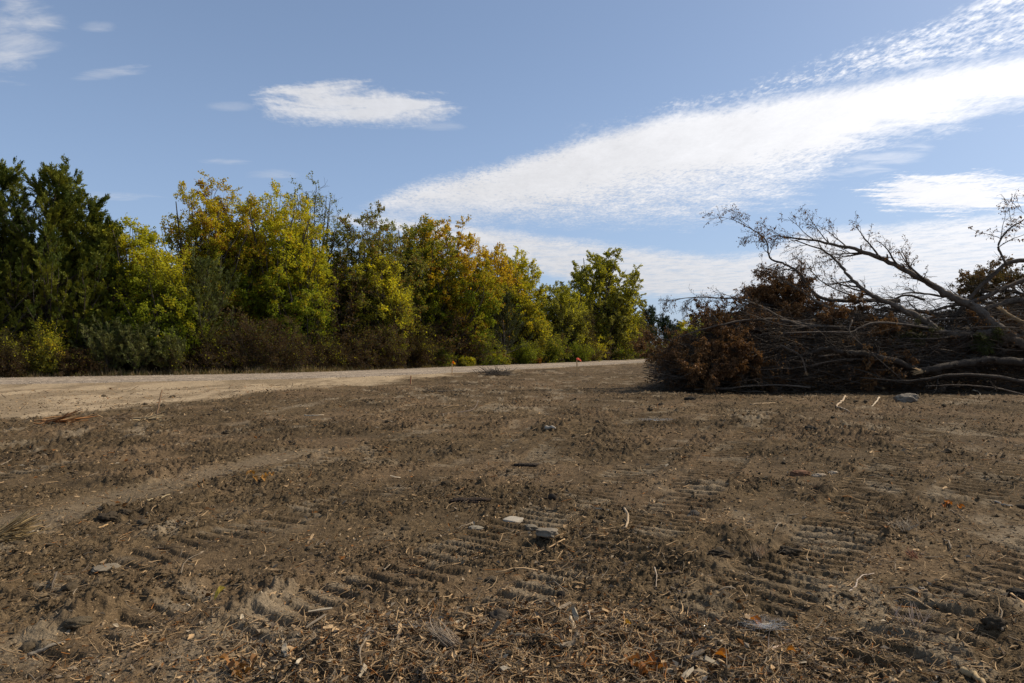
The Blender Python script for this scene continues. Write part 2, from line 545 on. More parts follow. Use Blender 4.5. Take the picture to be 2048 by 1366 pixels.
mounds_px = [(225, 1032, .16, .05), (150, 1245, .2, .05), (640, 905, .5, .03), (1180, 830, .6, .07), (1150, 860, .6, .05), (1450, 1075, .25, .05), (1380, 1130, .25, .05),
             (1270, 1090, .25, .04), (480, 1230, .22, .05), (1960, 1230, .3, .06), (1860, 1290, .25, .05), (250, 960, .35, .05), (300, 1040, .2, .04), (1500, 1110, .25, .045),
             (930, 905, .5, .04), (1640, 995, .3, .04), (1750, 1000, .35, .05), (1330, 790, 1.2, .08), (1700, 870, .6, .04), (560, 1200, .2, .035), (1900, 1000, .3, .04),
             (1090, 1085, .12, .045), (1420, 975, .2, .06), (300, 900, .5, .03), (880, 1330, .3, .05), (1250, 1340, .4, .05), (620, 1340, .25, .04)]
mounds = [(*ground_at(a, b), r, h) for a, b, r, h in mounds_px]


def macro(x, y):
    rd, sgn, arc = polydist(x, y, road_c)
    h = ROAD_Z * smooth(8.0, 4.3, rd)
    far = smooth(10, 16, rd) * (sgn > 0)
    h = h + far * 0.0
    und = (fbm(x / 5.0, y / 5.0, 3, 3) - 0.5) * 0.16 + (fbm(x / 1.1, y / 1.1, 3, 5) - 0.5) * 0.09
    h = h + und * smooth(4.2, 7.5, rd)
    return h, rd, sgn


def ground(x, y, want_col=False):
    x = np.asarray(x, float); y = np.asarray(y, float)
    r = np.hypot(x, y)
    h, rd, sgn = macro(x, y)
    near = r < 75
    xn, yn, rn = x[near], y[near], r[near]
    rdn = rd[near]; sg = sgn[near]
    bx = np.interp(yn, [0, 10, 14, 15.2, 17.8, 24, 27.3, 36, 44, 60], [-40, -28, -15, -11.0, -10.0, -9.0, -7.2, -4.6, -2.2, 6.5])
    e = (fbm(xn / 1.6, yn / 1.6, 4, 11) - 0.5) * 4.0
    clay = smooth(-0.9, 0.9, bx - xn + e)
    clay = np.maximum(clay, smooth(5.0, 4.0, rdn + (fbm(xn, yn, 2, 12) - .5) * 1.2))
    clay = np.where(sg > 0, smooth(6.5, 4.6, rdn) * 0.8, clay)
    roughm = smooth(0.30, 0.70, fbm(xn / 0.7, yn / 0.7, 4, 21)) * 0.95 + 0.25
    roughm = roughm + smooth(0.5, 0.66, fbm(xn / 1.8, yn / 1.1, 4, 22)) * smooth(7, 13, rn) * 0.7
    pale = smooth(0.56, 0.74, fbm(xn / 0.35, yn / 0.8, 3, 31)) * smooth(0.45, 0.6, fbm(xn / 2.5, yn / 2.5, 2, 32)) * 0.7
    dz = np.zeros_like(xn); flat = np.zeros_like(xn)
    for P, w, sp, dep in tracks:
        lo = np.min(P, 0) - 1.2; hi = np.max(P, 0) + 1.2
        m = (xn > lo[0]) & (xn < hi[0]) & (yn > lo[1]) & (yn < hi[1])
        if not m.any(): continue
        PP = catmull(P, 4)
        wx = xn[m] + (fbm(xn[m] * 3, yn[m] * 3, 2, 41) - .5) * .07; wy = yn[m] + (fbm(xn[m] * 3, yn[m] * 3, 2, 42) - .5) * .07
        dd, sd_, arc = polydist(wx, wy, PP)
        ph = (arc / sp) % 1.0
        k = smooth(w + 0.03, w - 0.05, dd)
        k = k * smooth(0.24, 0.40, fbm(xn[m] / .45, yn[m] / .45, 3, 43)) * smooth(0, 0.3, arc)
        groove = smooth(0.27, 0.17, np.abs(ph - 0.5 + (fbm(xn[m] * 9, yn[m] * 9, 2, 49) - .5) * .16))
        dz[m] -= k * dep * groove * 1.7 * (0.5 + fbm(xn[m] * 6, yn[m] * 6, 2, 48))
        dz[m] += k * dep * 0.3 * (1 - groove)
        dz[m] += smooth(0.12, 0.0, np.abs(dd - w - 0.04)) * 0.016 * smooth(.4, .6, fbm(wx * 4, wy * 4, 2, 44))
        flat[m] = np.maximum(flat[m], k * (1 - 0.5 * groove) * 0.82)
        pale[m] = np.maximum(pale[m], k * (1 - groove) * smooth(0.50, 0.7, fbm(xn[m] / .4, yn[m] / .4, 2, 45)) * 0.6)
    for P, w in smooths:
        dd, _, arc = polydist(xn, yn, catmull(P, 4))
        k = smooth(w + .15, w - .1, dd + (fbm(xn * 2, yn * 2, 2, 46) - .5) * .3)
        flat = np.maximum(flat, k * 0.75); dz -= k * 0.02
        pale = np.maximum(pale, k * 0.35)
    mm = np.zeros_like(xn)
    for mx_, my_, mr, mh in mounds:
        q = np.exp(-((xn - mx_) ** 2 + ((yn - my_) * 0.8) ** 2) / (mr * mr))
        dz += mh * q * (0.4 + 1.2 * fbm(xn * 7, yn * 7, 2, 47)); mm += q
    roughm = np.clip(roughm + mm * 1.2, 0, 1.9) * (1 - flat) * (1 - clay * 0.75)
    c0, v0 = cellbump(xn, yn, 0.17, 51, 0.08, 0.5)
    c1, v1 = cellbump(xn, yn, 0.065, 53, 0.15, 0.7)
    c2, v2 = cellbump(xn, yn, 0.03, 57, 0.2, 0.75)
    fade2 = smooth(14, 6, rn)
    clodz = c0 * 0.17 * 0.36 * smooth(0.45, 1.1, roughm) * (1 + smooth(6, 14, rn) * .7) + c1 * 0.065 * 0.5 * roughm * (1 + smooth(6, 14, rn) * .8) + c2 * 0.03 * 0.6 * (0.3 + roughm) * (0.25 + 0.75 * fade2)
    fine = (fbm(xn / 0.05, yn / 0.05, 3, 61) - 0.5) * 0.013 * (0.3 + roughm)
    furrow = (fbm(xn / 0.26, yn / 0.15, 3, 81) - 0.5) * 0.085 * smooth(0.35, 1.0, roughm) * (1 - .3 * clay)
    dz = dz + clodz + fine + furrow
    dz *= smooth(4.3, 5.2, rdn) * 0.97 + 0.03
    h = h.copy(); h[near] += dz
    if not want_col: return h
    tone = fbm(xn / 3, yn / 3, 4, 71)
    soil = np.array([0.098, 0.066, 0.034]); dark = np.array([0.040, 0.028, 0.016]); palec = np.array([0.215, 0.165, 0.105]); clayc = np.array([0.335, 0.247, 0.150])
    brown = np.array([0.135, 0.088, 0.048])
    k = (0.78 + 0.5 * tone + 0.22 * (v1 - 0.5) + 0.2 * (v2 - .5))[:, None]
    cn = soil * k
    dark_mix = (smooth(0.9, 1.6, roughm) * 0.6 + smooth(0.55, 0.75, fbm(xn / 0.9, yn / 0.5, 3, 73)) * 0.35)[:, None]  # darker colour on the roughest soil and in noise patches
    cn = cn * (1 - dark_mix) + dark * dark_mix
    br = (smooth(0.45, 0.7, fbm(xn / 1.4, yn / 1.4, 4, 75)) * 0.6)[:, None]
    cn = cn * (1 - br) + brown * br
    cn = cn * (1 - pale[:, None]) + palec * pale[:, None]
    cf = smooth(0.42, 0.58, fbm(xn / 0.9, yn / 2.2, 4, 77))
    ck = clay * (0.55 + 0.45 * cf)
    ck = np.clip(ck, 0, 1)[:, None]
    cn = cn * (1 - ck) + clayc * (0.85 + 0.3 * tone[:, None]) * ck
    col = np.tile(np.array([0.13, 0.105, 0.06]), (len(x), 1))
    col[near] = cn
    wood = (sgn > 0) & (rd > 5.2)
    col[wood] = np.array([0.10, 0.075, 0.045])
    return h, col


def build_ground():
    dense = np.arange(-46, 46.0001, 0.0765)
    coarse = np.arange(48, 312.1, 3.0)
    ang = rad(1) * np.concatenate([dense, coarse])
    rs = [0.3, 0.7, 1.1, 1.5, 1.8, 2.1, 2.3]
    r = 2.45
    while r < 44: rs.append(r); r *= 1.0042
    while r < 5200: rs.append(r); r *= 1.035
    rs = np.array(rs)
    Rg, Ag = np.meshgrid(rs, ang, indexing='ij')
    x = (Rg * np.sin(Ag)).ravel(); y = (Rg * np.cos(Ag)).ravel()
    h, c = ground(x, y, True)
    nr, na = Rg.shape
    idx = np.arange(nr * na).reshape(nr, na)
    a = idx[:-1]; b = idx[1:]
    F = np.stack([a, b, np.roll(b, -1, 1), np.roll(a, -1, 1)], -1).reshape(-1, 4)
    mb = MB(); mb.add(np.column_stack([x, y, h]), F, c)
    z0 = float(h[:na].mean())
    mb.add([[0, 0, z0]], np.zeros((0, 3), int), c[:1])
    cen = nr * na
    mb.f.append(np.stack([idx[0], np.roll(idx[0], -1), np.full(na, cen)], -1))
    o = mb.build('ground', M_soil)
    tag(o, kind='structure')


build_ground()


def build_road():
    P = road_c
    T = np.gradient(P, axis=0); T /= np.linalg.norm(T, axis=1, keepdims=True)
    Nn = np.column_stack([-T[:, 1], T[:, 0]])
    # resample finely
    Lc = np.concatenate([[0], np.cumsum(np.linalg.norm(np.diff(P, axis=0), axis=1))])
    s = np.concatenate([np.arange(90, 260, 0.35), np.arange(260, Lc[-1], 1.5)])
    px, py = np.interp(s, Lc, P[:, 0]), np.interp(s, Lc, P[:, 1])
    nx, ny = np.interp(s, Lc, Nn[:, 0]), np.interp(s, Lc, Nn[:, 1])
    w = np.linspace(-1, 1, 40) * (ROAD_W + 0.5)
    Xg = px[:, None] + nx[:, None] * w; Yg = py[:, None] + ny[:, None] * w
    aw = np.abs(w)[None]
    edge = ROAD_W + (fbm(Xg / 1.3, Yg / 1.3, 4, 91) - 0.5) * 1.3
    z = ROAD_Z + 0.004 + 0.035 * (1 - (aw / ROAD_W) ** 2).clip(0, 1)
    z = z - 0.05 * smooth(-0.15, 0.35, aw - edge)
    z = z + (fbm(Xg * 3, Yg * 3, 3, 93) - 0.5) * 0.012
    # wheel ruts of packed fines, loose stone between and outside them
    rut = np.exp(-((np.abs(w[None] - 0.2) - 1.15) / 0.35) ** 2)
    z = z - rut * 0.015
    loose = 1 - rut
    tone = fbm(Xg / 2.0, Yg / 0.9, 4, 95)
    base = np.array([0.335, 0.262, 0.188]); dk = np.array([0.30, 0.25, 0.21])
    c = base[None, None] * (0.8 + 0.4 * tone[..., None]) * (1 - 0.26 * loose[..., None]) + 0 * dk
    nr, na = Xg.shape
    idx = np.arange(nr * na).reshape(nr, na)
    F = np.stack([idx[:-1, :-1], idx[1:, :-1], idx[1:, 1:], idx[:-1, 1:]], -1).reshape(-1, 4)[:, ::-1]
    mb = MB(); mb.add(np.column_stack([Xg.ravel(), Yg.ravel(), z.ravel()]), F, c.reshape(-1, 3))
    tag(mb.build('gravel_road', M_gravel), kind='structure')
    # loose stones along the edges of the road
    rng = np.random.default_rng(5)
    n = 9000
    si = rng.uniform(95, 230, n); wv = np.sign(rng.random(n) - .5) * (rng.normal(3.6, 0.9, n)) ; m = rng.random(n) < .3; wv[m] = rng.uniform(-3.5, 3.5, m.sum())
    X0 = np.interp(si, Lc, P[:, 0]) + np.interp(si, Lc, Nn[:, 0]) * wv; Y0 = np.interp(si, Lc, P[:, 1]) + np.interp(si, Lc, Nn[:, 1]) * wv
    r = 0.012 + 0.028 * rng.random(n) ** 3
    oct_ = np.array([[1, 0, 0], [0, 1, 0], [-1, 0, 0], [0, -1, 0], [0, 0, .8], [0, 0, -.8]])
    of = np.array([[0, 1, 4], [1, 2, 4], [2, 3, 4], [3, 0, 4], [1, 0, 5], [2, 1, 5], [3, 2, 5], [0, 3, 5]])
    V = oct_[None] * (r[:, None, None] * (0.7 + 0.6 * rng.random((n, 6, 1))))
    V = V + np.column_stack([X0, Y0, np.full(n, ROAD_Z + 0.02)])[:, None]
    Fs = (np.arange(n)[:, None, None] * 6 + of[None]).reshape(-1, 3)
    g = rng.random((n, 1)) * 0.3 + 0.2
    mb = MB(); mb.add(V.reshape(-1, 3), Fs, np.repeat(g * np.array([1, .82, .62]), 6, 0))
    tag(mb.build('loose_gravel', M_stone, smooth_=False), 'loose pale gravel scattered along the dirt road', 'gravel', kind='stuff')
    return Lc, P, Nn


Lc, RP, RN = build_road()


def road_side(s, off):
    """point at arc s, offset to the left (far side) of the road"""
    return (np.interp(s, Lc, RP[:, 0]) + np.interp(s, Lc, RN[:, 0]) * off, np.interp(s, Lc, RP[:, 1]) + np.interp(s, Lc, RN[:, 1]) * off)

# ------------------------------------------------------------------ trees
GREEN = np.array([0.165, 0.205, 0.017]); LIME = np.array([0.50, 0.47, 0.028]); GOLD = np.array([0.56, 0.39, 0.028]); RUST = np.array([0.30, 0.14, 0.03])
OLIVE = np.array([0.20, 0.20, 0.028]); DULL = np.array([0.19, 0.185, 0.05]); BROWN = np.array([0.075, 0.047, 0.022])  # BROWN is lowered to carry the canopy's shade on the undergrowth
BARK = np.array([0.075, 0.062, 0.048])


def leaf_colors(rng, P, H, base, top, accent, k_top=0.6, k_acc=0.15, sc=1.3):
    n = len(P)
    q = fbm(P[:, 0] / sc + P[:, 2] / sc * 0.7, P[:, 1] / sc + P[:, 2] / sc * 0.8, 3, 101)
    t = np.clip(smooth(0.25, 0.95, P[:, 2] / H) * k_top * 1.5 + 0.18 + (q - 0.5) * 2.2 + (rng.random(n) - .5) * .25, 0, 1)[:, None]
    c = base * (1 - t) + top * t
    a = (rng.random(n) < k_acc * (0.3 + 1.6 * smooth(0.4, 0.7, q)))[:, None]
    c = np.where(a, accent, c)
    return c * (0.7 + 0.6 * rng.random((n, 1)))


def deciduous(seed, H, W, pal, stems=2, nleaf=24000, size=0.13, low=0.25, sparse=1.0, name='deciduous_tree', loc=(0, 0, 0), label='', cat='tree', group=None, lean=0.0, nlimb=46):
    rng = np.random.default_rng(seed)
    root = thing(name, loc, label, cat, group)
    K = 9
    tr = np.zeros((stems, K, 3)); rr = np.zeros((stems, K))
    for i in range(stems):
        az = (rng.random() * 0.6 + i / stems) * 2 * PI; sp = (0.16 + 0.22 * rng.random()) * (stems > 1) + 0.03
        t = np.linspace(0, 1, K)
        h = (0.78 + 0.2 * rng.random())
        tr[i, :, 0] = np.cos(az) * sp * t ** 1.2 + lean * t + 0.02 * (stems > 1) * np.cos(az) + np.cumsum(rng.normal(0, 0.012, K))
        tr[i, :, 1] = np.sin(az) * sp * t ** 1.2 + 0.02 * (stems > 1) * np.sin(az) + np.cumsum(rng.normal(0, 0.012, K))
        tr[i, :, 2] = t * h - 0.01
        rr[i] = 0.0135 * (1 - 0.82 * t) * (1.25 if i == 0 else 0.85)
    tr[:, :, :2] *= W * 1.6
    tr[:, :, 2] *= H * 0.93
    rr = rr * H
    zc, rz = H * (0.5 + low * 0.32), H * (0.5 - low * 0.32)
    n1 = nlimb; g = (np.arange(n1) + rng.random(n1) * .6) / n1
    ct = 1 - g * 1.62; st_ = np.sqrt(np.clip(1 - ct ** 2, 0, 1)); ph = np.arange(n1) * 2.39996 + rng.normal(0, .25, n1)
    lob = 0.80 + 0.20 * np.sin(ph * 2 + seed) * st_ + rng.uniform(-.13, .10, n1)
    E = np.column_stack([np.cos(ph) * st_ * W * lob, np.sin(ph) * st_ * W * lob, zc + ct * rz * (0.86 + rng.uniform(-.08, .05, n1))])
    E[:, :2] += tr[0, -1, :2] * .5
    own = rng.integers(0, stems, n1)
    hf = np.clip((E[:, 2] / H - .28 - .22 * st_) * rng.uniform(.7, 1.0, n1), low * .5, .88)
    ti = hf * (K - 1); ii_ = np.minimum(ti.astype(int), K - 2); ff = (ti - ii_)[:, None]
    S0 = tr[own, ii_] * (1 - ff) + tr[own, ii_ + 1] * ff
    r1 = (rr[own, ii_]) * .55
    tt = np.linspace(0, 1, 8)[None, :, None]
    mid_ = (S0 + E) / 2 + np.column_stack([(E - S0)[:, :2] * .12, np.abs(E[:, 2] - S0[:, 2]) * -.05 + .3])
    Q = (1 - tt) ** 2 * S0[:, None] + 2 * tt * (1 - tt) * mid_[:, None] + tt ** 2 * E[:, None]
    Q[:, 1:-1] += rng.normal(size=Q[:, 1:-1].shape) * W * .025
    l1 = (Q, r1[:, None] * np.linspace(1, .22, 8)[None])
    ref = (W + rz) * .5
    l2 = grow(rng, *l1, 7, 0.35, 1.0, ref * 0.36, 54, 0.06, 6, 0.2, 0.6, 0.45, tip=0.25)
    l3 = grow(rng, *l2, 6, 0.2, 1.0, ref * 0.16, 50, 0.03, 4, 0.22, 0.6, 0.3, tip=0.3)
    lv = [[tr, rr], list(l1), list(l2), list(l3)]
    tr[:, 0, 2] = -.05; mb = MB(); tubes(mb, tr, np.maximum(lv[0][1], 0.02), 7, BARK); mb.build('trunk', M_bark, root)
    mb = MB()
    tubes(mb, lv[1][0], np.maximum(lv[1][1], 0.014), 5, BARK); tubes(mb, lv[2][0], np.maximum(lv[2][1], 0.008), 3, BARK * 0.8)
    P3 = lv[3][0]
    tubes(mb, P3[:, ::3] if P3.shape[1] == 4 else P3, np.full((len(P3), 2), 0.006), 3, BARK * 0.8)
    mb.build('branches', M_bark, root)
    p, d, j = pick(rng, P3, int(nleaf * 1.6))
    keep = _hash(j, j * 0, seed + 3) < 0.82 * sparse
    p, d = p[keep], d[keep]
    p = p + rng.normal(size=p.shape) * 0.07
    dd = d * 0.6 + rng.normal(size=d.shape) * 0.8 + np.array([0, 0, -0.15])
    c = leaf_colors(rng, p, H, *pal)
    s = size * 0.98 * (0.7 + 0.6 * rng.random(len(p)))
    mb = MB(); leaves(mb, p, dd, s, s * 0.72, c, rng); mb.build('crown', M_leaf, root, smooth_=False)
    return root


def cedar(seed, H, W, loc, label, name='cedar_tree', group=None, col=(0.065, 0.088, 0.014), n1=90, nfol=30, low=0.03, tips=(0.24, 0.24, 0.03), size=1.0, conic=0.85):
    rng = np.random.default_rng(seed)
    root = thing(name, loc, label, 'tree' if H > 3 else 'shrub', group)
    H = H * .95
    K = 10; t = np.linspace(0, 1, K)
    tr = np.zeros((1, K, 3)); tr[0, :, 2] = t * H; tr[0, :, 0] = np.cumsum(rng.normal(0, 0.012 * H, K)) * t; tr[0, :, 1] = np.cumsum(rng.normal(0, 0.012 * H, K)) * t
    rr = (0.022 * H * (1 - 0.93 * t))[None]
    mb = MB(); tubes(mb, tr, rr, 7, BARK * 1.1); mb.build('trunk', M_bark, root)
    l1 = grow(rng, tr, rr, n1, low, 0.985, W * 1.65, 66, 0.3, 7, 0.09, 0.3, conic * 0.84, tip=0.2)
    l2 = grow(rng, *l1, 9, 0.2, 1.0, W * 0.26, 38, 0.16, 4, 0.1, 0.5, 0.45, tip=0.3)
    mb = MB(); tubes(mb, l1[0], np.maximum(l1[1], 0.008), 4, BARK); tubes(mb, l2[0], np.maximum(l2[1], 0.004), 3, BARK * .8); mb.build('branches', M_bark, root)
    Pall = l2[0]
    nfol = int(nfol * 1.5); n = len(Pall) * nfol
    p, d, j = pick(rng, Pall, n)
    fr = _hash(j, j * 0, seed)[:, None]
    p = p + rng.normal(size=p.shape) * 0.035 * size
    dd = d + rng.normal(size=d.shape) * 0.42 + np.array([0, 0, 0.18])
    q = fbm(p[:, 0] * 1.1 + p[:, 2], p[:, 1] * 1.1 + p[:, 2], 3, 5)
    k = np.clip((q - 0.5) * 2 + fr[:, 0] * 0.6 + (rng.random(n) - .5) * .3, 0, 1)[:, None]
    c = np.array(col) * (1 - k) + np.array(tips) * k
    s = size * 0.12 * (0.6 + 0.8 * rng.random(n))
    mb = MB(); leaves(mb, p, dd, s * 1.2, s * 0.34, c, rng, 0.1); mb.build('crown', M_needle, root, smooth_=False)
    return root


def shrub(seed, H, W, pal, loc, label, nleaf=6000, size=0.07, name='shrub', group=None, stemc=BARK, nst=14, ntw=9):
    rng = np.random.default_rng(seed)
    root = thing(name, loc, label, 'shrub', group)
    K = 6
    az = rng.random(nst) * 2 * PI; t = np.linspace(0, 1, K)
    sp = rng.uniform(0.1, 1.15, nst) * W
    hh = H * np.sqrt(np.clip(1 - (sp / W * 0.75) ** 2, 0.1, 1)) * rng.uniform(0.35, 0.95, nst)
    P = np.stack([np.cos(az)[:, None] * sp[:, None] * t ** 1.2 + rng.normal(0, .04, (nst, K)), np.sin(az)[:, None] * sp[:, None] * t ** 1.2 + rng.normal(0, .04, (nst, K)), hh[:, None] * t[None] ** 0.9 - 0.03], -1)
    R = np.tile(0.016 * (1 - 0.8 * t), (nst, 1)) * (H / 2.5)
    l1 = grow(rng, P, R, 9, 0.0, 1.0, H * 0.36, 50, 0.05, 5, 0.16, 0.6, 0.4)
    l2 = grow(rng, *l1, ntw, 0.1, 1.0, H * 0.14, 50, 0.05, 4, 0.2, 0.6, 0.3)
    mb = MB(); tubes(mb, P, R, 4, stemc); tubes(mb, l1[0], np.maximum(l1[1], .004), 3, stemc); tubes(mb, l2[0][:, ::3], np.full((len(l2[0]), 2), .003), 3, stemc)
    mb.build('stems', M_bark, root)
    p, d, _ = pick(rng, l2[0], nleaf)
    p += rng.normal(size=p.shape) * 0.06
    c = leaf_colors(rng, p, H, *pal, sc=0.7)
    s = size * (0.6 + 0.8 * rng.random(nleaf))
    mb = MB(); leaves(mb, p, d * 0.5 + rng.normal(size=d.shape) * 0.8, s, s * 0.65, c, rng); mb.build('foliage', M_leaf, root, smooth_=False)
    return root


def copy_tree(o, loc, rz, s, label, group):
    r = o.copy(); C.objects.link(r)
    r.location = loc; r.rotation_euler = (0, 0, rz); r.scale = s
    r['label'] = label; r['group'] = group
    for ch in list(o.children):
        c = ch.copy(); C.objects.link(c); c.parent = r
    return r


def far_edge(px):
    y = np.interp(px, [-600, 0, 500, 780, 950, 1150, 1240, 1300, 1500], [762, 756, 747, 739, 732.6, 725, 721, 717, 712])
    return (EYE - ROAD_Z) * FPX / (y - HZ)


def plant_at(px, off):
    """spot behind the road at bearing px, off metres beyond its far edge (as seen)"""
    d = far_edge(px) + off
    return ((px - 1024) / FPX * d, d, 0.0), d


def hgt(top, d): return (HZ - top) / FPX * d + EYE


P_d1 = (GREEN * 1.3, LIME, GOLD, 0.55, 0.05); P_d2 = (GREEN * 1.2, LIME * .5 + GOLD * 0.45, RUST * 1.2, 0.7, 0.14); P_d3 = (GREEN * 1.2, LIME * 1.05, GOLD, 0.65, 0.16)
P_ash = (GREEN, OLIVE, LIME, 0.5, 0.1); P_d4 = (OLIVE, DULL * 1.25, RUST * 0.8, 0.45, 0.12); P_d5 = (GREEN, OLIVE * 1.2, GOLD, 0.5, 0.1)
P_d6 = (GREEN * 1.1, GOLD * .9 + LIME * .1, RUST * 1.2, 0.85, 0.12); P_d7 = (OLIVE, LIME, GOLD, 0.6, 0.12); P_lime = (OLIVE, LIME * 1.25, GOLD, 0.6, 0.08); P_dull = (DULL * 1.3, OLIVE * 1.3, LIME, 0.5, 0.25)

trees = [
    # px, top row, metres behind the road, half width px, palette, stems, leaves, leaf size, low, sparse, label
    (272, 436, 3.5, 72, P_d1, 2, 26000, .13, .18, 1, 'yellow green tree leaning out beside the big dark cedar'),
    (345, 500, 2.2, 70, P_d1, 3, 20000, .12, .10, 1, 'low bright yellow green tree spreading over the roadside left of the orange topped tree'),
    (402, 358, 5.5, 92, P_d2, 4, 36000, .13, .22, 1, 'tall tree with orange gold top, first tall leafy tree right of the cedars'),
    (478, 400, 7.5, 74, P_d3, 3, 26000, .13, .25, 1, 'green tree with a gold crown between the two tallest leafy trees'),
    (555, 368, 5.0, 98, P_d3, 4, 40000, .13, .22, 1, 'broad gold green tree just left of the thin airy tree'),
    (640, 362, 9.0, 76, P_ash, 3, 14000, .14, .35, .6, 'airy thin leaved grey green tree rising above its neighbours, sky showing through'),
    (620, 470, 3.5, 70, P_d1, 2, 22000, .13, .15, 1, 'green tree of middle height standing in front of the airy thin tree'),
    (722, 425, 5.5, 92, P_d4, 4, 36000, .14, .2, 1, 'olive and rust brown leaved tree right of the airy thin tree'),
    (770, 500, 3.0, 60, P_lime, 2, 16000, .14, .12, 1, 'low bright green tree bulging out of the wood edge below the olive brown tree'),
    (828, 434, 6.5, 76, P_d5, 3, 32000, .15, .22, 1, 'green tree with a domed top left of the big orange topped oak'),
    (905, 446, 5.0, 112, P_d6, 4, 50000, .16, .26, 1, 'big forked dark trunked oak with an orange and gold top'),
    (985, 490, 8.0, 62, P_d6, 2, 22000, .17, .3, 1, 'orange crowned tree touching the right side of the big forked oak'),
    (1045, 502, 6.0, 62, P_d7, 2, 26000, .18, .2, 1, 'bright lime and gold tree at the right end of the tall group'),
    (1135, 572, 6.0, 62, P_dull, 3, 26000, .19, .12, 1, 'dull grey olive rounded tree in the dip before the last tall tree'),
    (1186, 500, 12.0, 78, P_dull, 5, 52000, .21, .2, 1, 'last tall tree of the row, grey olive top with bright skirt'),
    (1236, 580, 5.0, 38, P_lime, 2, 18000, .2, .12, 1, 'bright yellow green lower tree at the right end of the row'),
]
made = []
for i, (px, top, off, hw, pal, st, nl, sz, low, spz, lab) in enumerate(trees):
    loc, d = plant_at(px, off)
    made.append(deciduous(200 + i, hgt(top, d) * 1.06, hw / FPX * d * 1.1, pal, st, int(nl), sz, low * .55, spz, loc=loc, label=lab, group=None))

cedars = [
    (-70, 345, 2.5, 120, 'dark green cedar at the left edge of the photo, partly cut off'),
    (30, 342, 4.0, 105, 'tall dark cedar, left one of the twin pointed tops'),
    (104, 345, 3.0, 100, 'tall dark cedar with the sharp right hand pointed top'),
    (214, 445, 3.0, 62, 'smallest dark cedar, at the right foot of the cedar group'),
    (168, 400, 3.4, 95, 'dark cedar sloping down to the right of the twin pointed cedars'),
]
for i, (px, top, off, hw, lab) in enumerate(cedars):
    loc, d = plant_at(px, off)
    made.append(cedar(300 + i, hgt(top, d), hw / FPX * d, loc, lab, n1=130, nfol=42))

# thin cedar sprays leaning out of the wood edge
loc, d = plant_at(400, 1.9); cedar(320, hgt(530, d), 2.2, loc, 'thin drooping grey green cedar between the two tallest leafy trees', n1=60, nfol=16, col=(0.07, 0.085, 0.02), tips=(0.15, .16, .04), low=0.25)
loc, d = plant_at(1010, 2.4); cedar(321, hgt(600, d), 2.4, loc, 'small dull cedar under the lime and gold tree', n1=60, nfol=16, col=(0.03, 0.04, 0.015), tips=(0.07, .08, .025), low=0.1)

# far trees past the bend of the road and behind the brush pile
far = [(1298, 622, 150, 26, 'dark blue green cedar, tallest of the far row beyond the last tall tree'), (1328, 640, 158, 22, 'dark far cedar in the middle of the far row'),
       (1352, 655, 165, 20, 'small dark far cedar nearest the brush pile'), (1275, 640, 146, 24, 'dark far cedar half hidden by the bright yellow green tree')]
for i, (px, top, d, hw, lab) in enumerate(far):
    cedar(340 + i, hgt(top, d), hw / FPX * d * 1.25, ((px - 1024) / FPX * d, d, 0), lab, n1=60, nfol=14, size=2.4, col=(0.022, 0.038, 0.02), tips=(0.045, .06, .03))
farl = [(1420, 628, 105, 52, P_d3, 'far gold green tree showing over the left end of the brush pile'), (1480, 622, 110, 50, P_d7, 'far olive gold tree behind the left shoulder of the brush pile'),
        (1375, 655, 98, 30, P_d1, 'low far yellow green tree at the left end of the brush pile')]
for i, (px, top, d, hw, pal, lab) in enumerate(farl):
    deciduous(360 + i, hgt(top, d), hw / FPX * d, pal, 3, 14000, .2, .08, 1, loc=((px - 1024) / FPX * d, d, 0), label=lab)

# second rank of trees, seen as dark mass through the gaps of the first
rng0 = np.random.default_rng(77)
bk = [(-120, 0), (-20, 3), (60, 2), (150, 0), (215, 4), (290, 2), (360, 3), (440, 7), (520, 3), (600, 8), (680, 4), (750, 7), (820, 4), (890, 9), (960, 7), (1020, 11), (1090, 13), (1160, 13), (1220, 13), (1262, 13)]
for i, (px, k) in enumerate(bk):
    loc, d = plant_at(px, 12.0 + rng0.random() * 5)
    src = made[k if k < len(made) else 0]
    if px < 180: src = made[16 + (i % 4)]
    top = {-120: 430, -20: 420, 60: 430, 150: 455, 215: 490, 290: 500, 360: 480}.get(px, np.interp(px, [440, 600, 700, 850, 950, 1050, 1160, 1262], [455, 450, 485, 510, 520, 560, 590, 610]))
    want = hgt(top, d)
    own = max(v.co.z for v in src.children[0].data.vertices) / (0.9 if src['category'] == 'tree' else 1)
    s = want / max(own, 1) * 0.95
    copy_tree(src, loc, rng0.random() * 6.28, (s * 1.1, s * 1.1, s), 'tree of the shaded second rank behind the front row of the wood', 'second rank trees behind the roadside row')

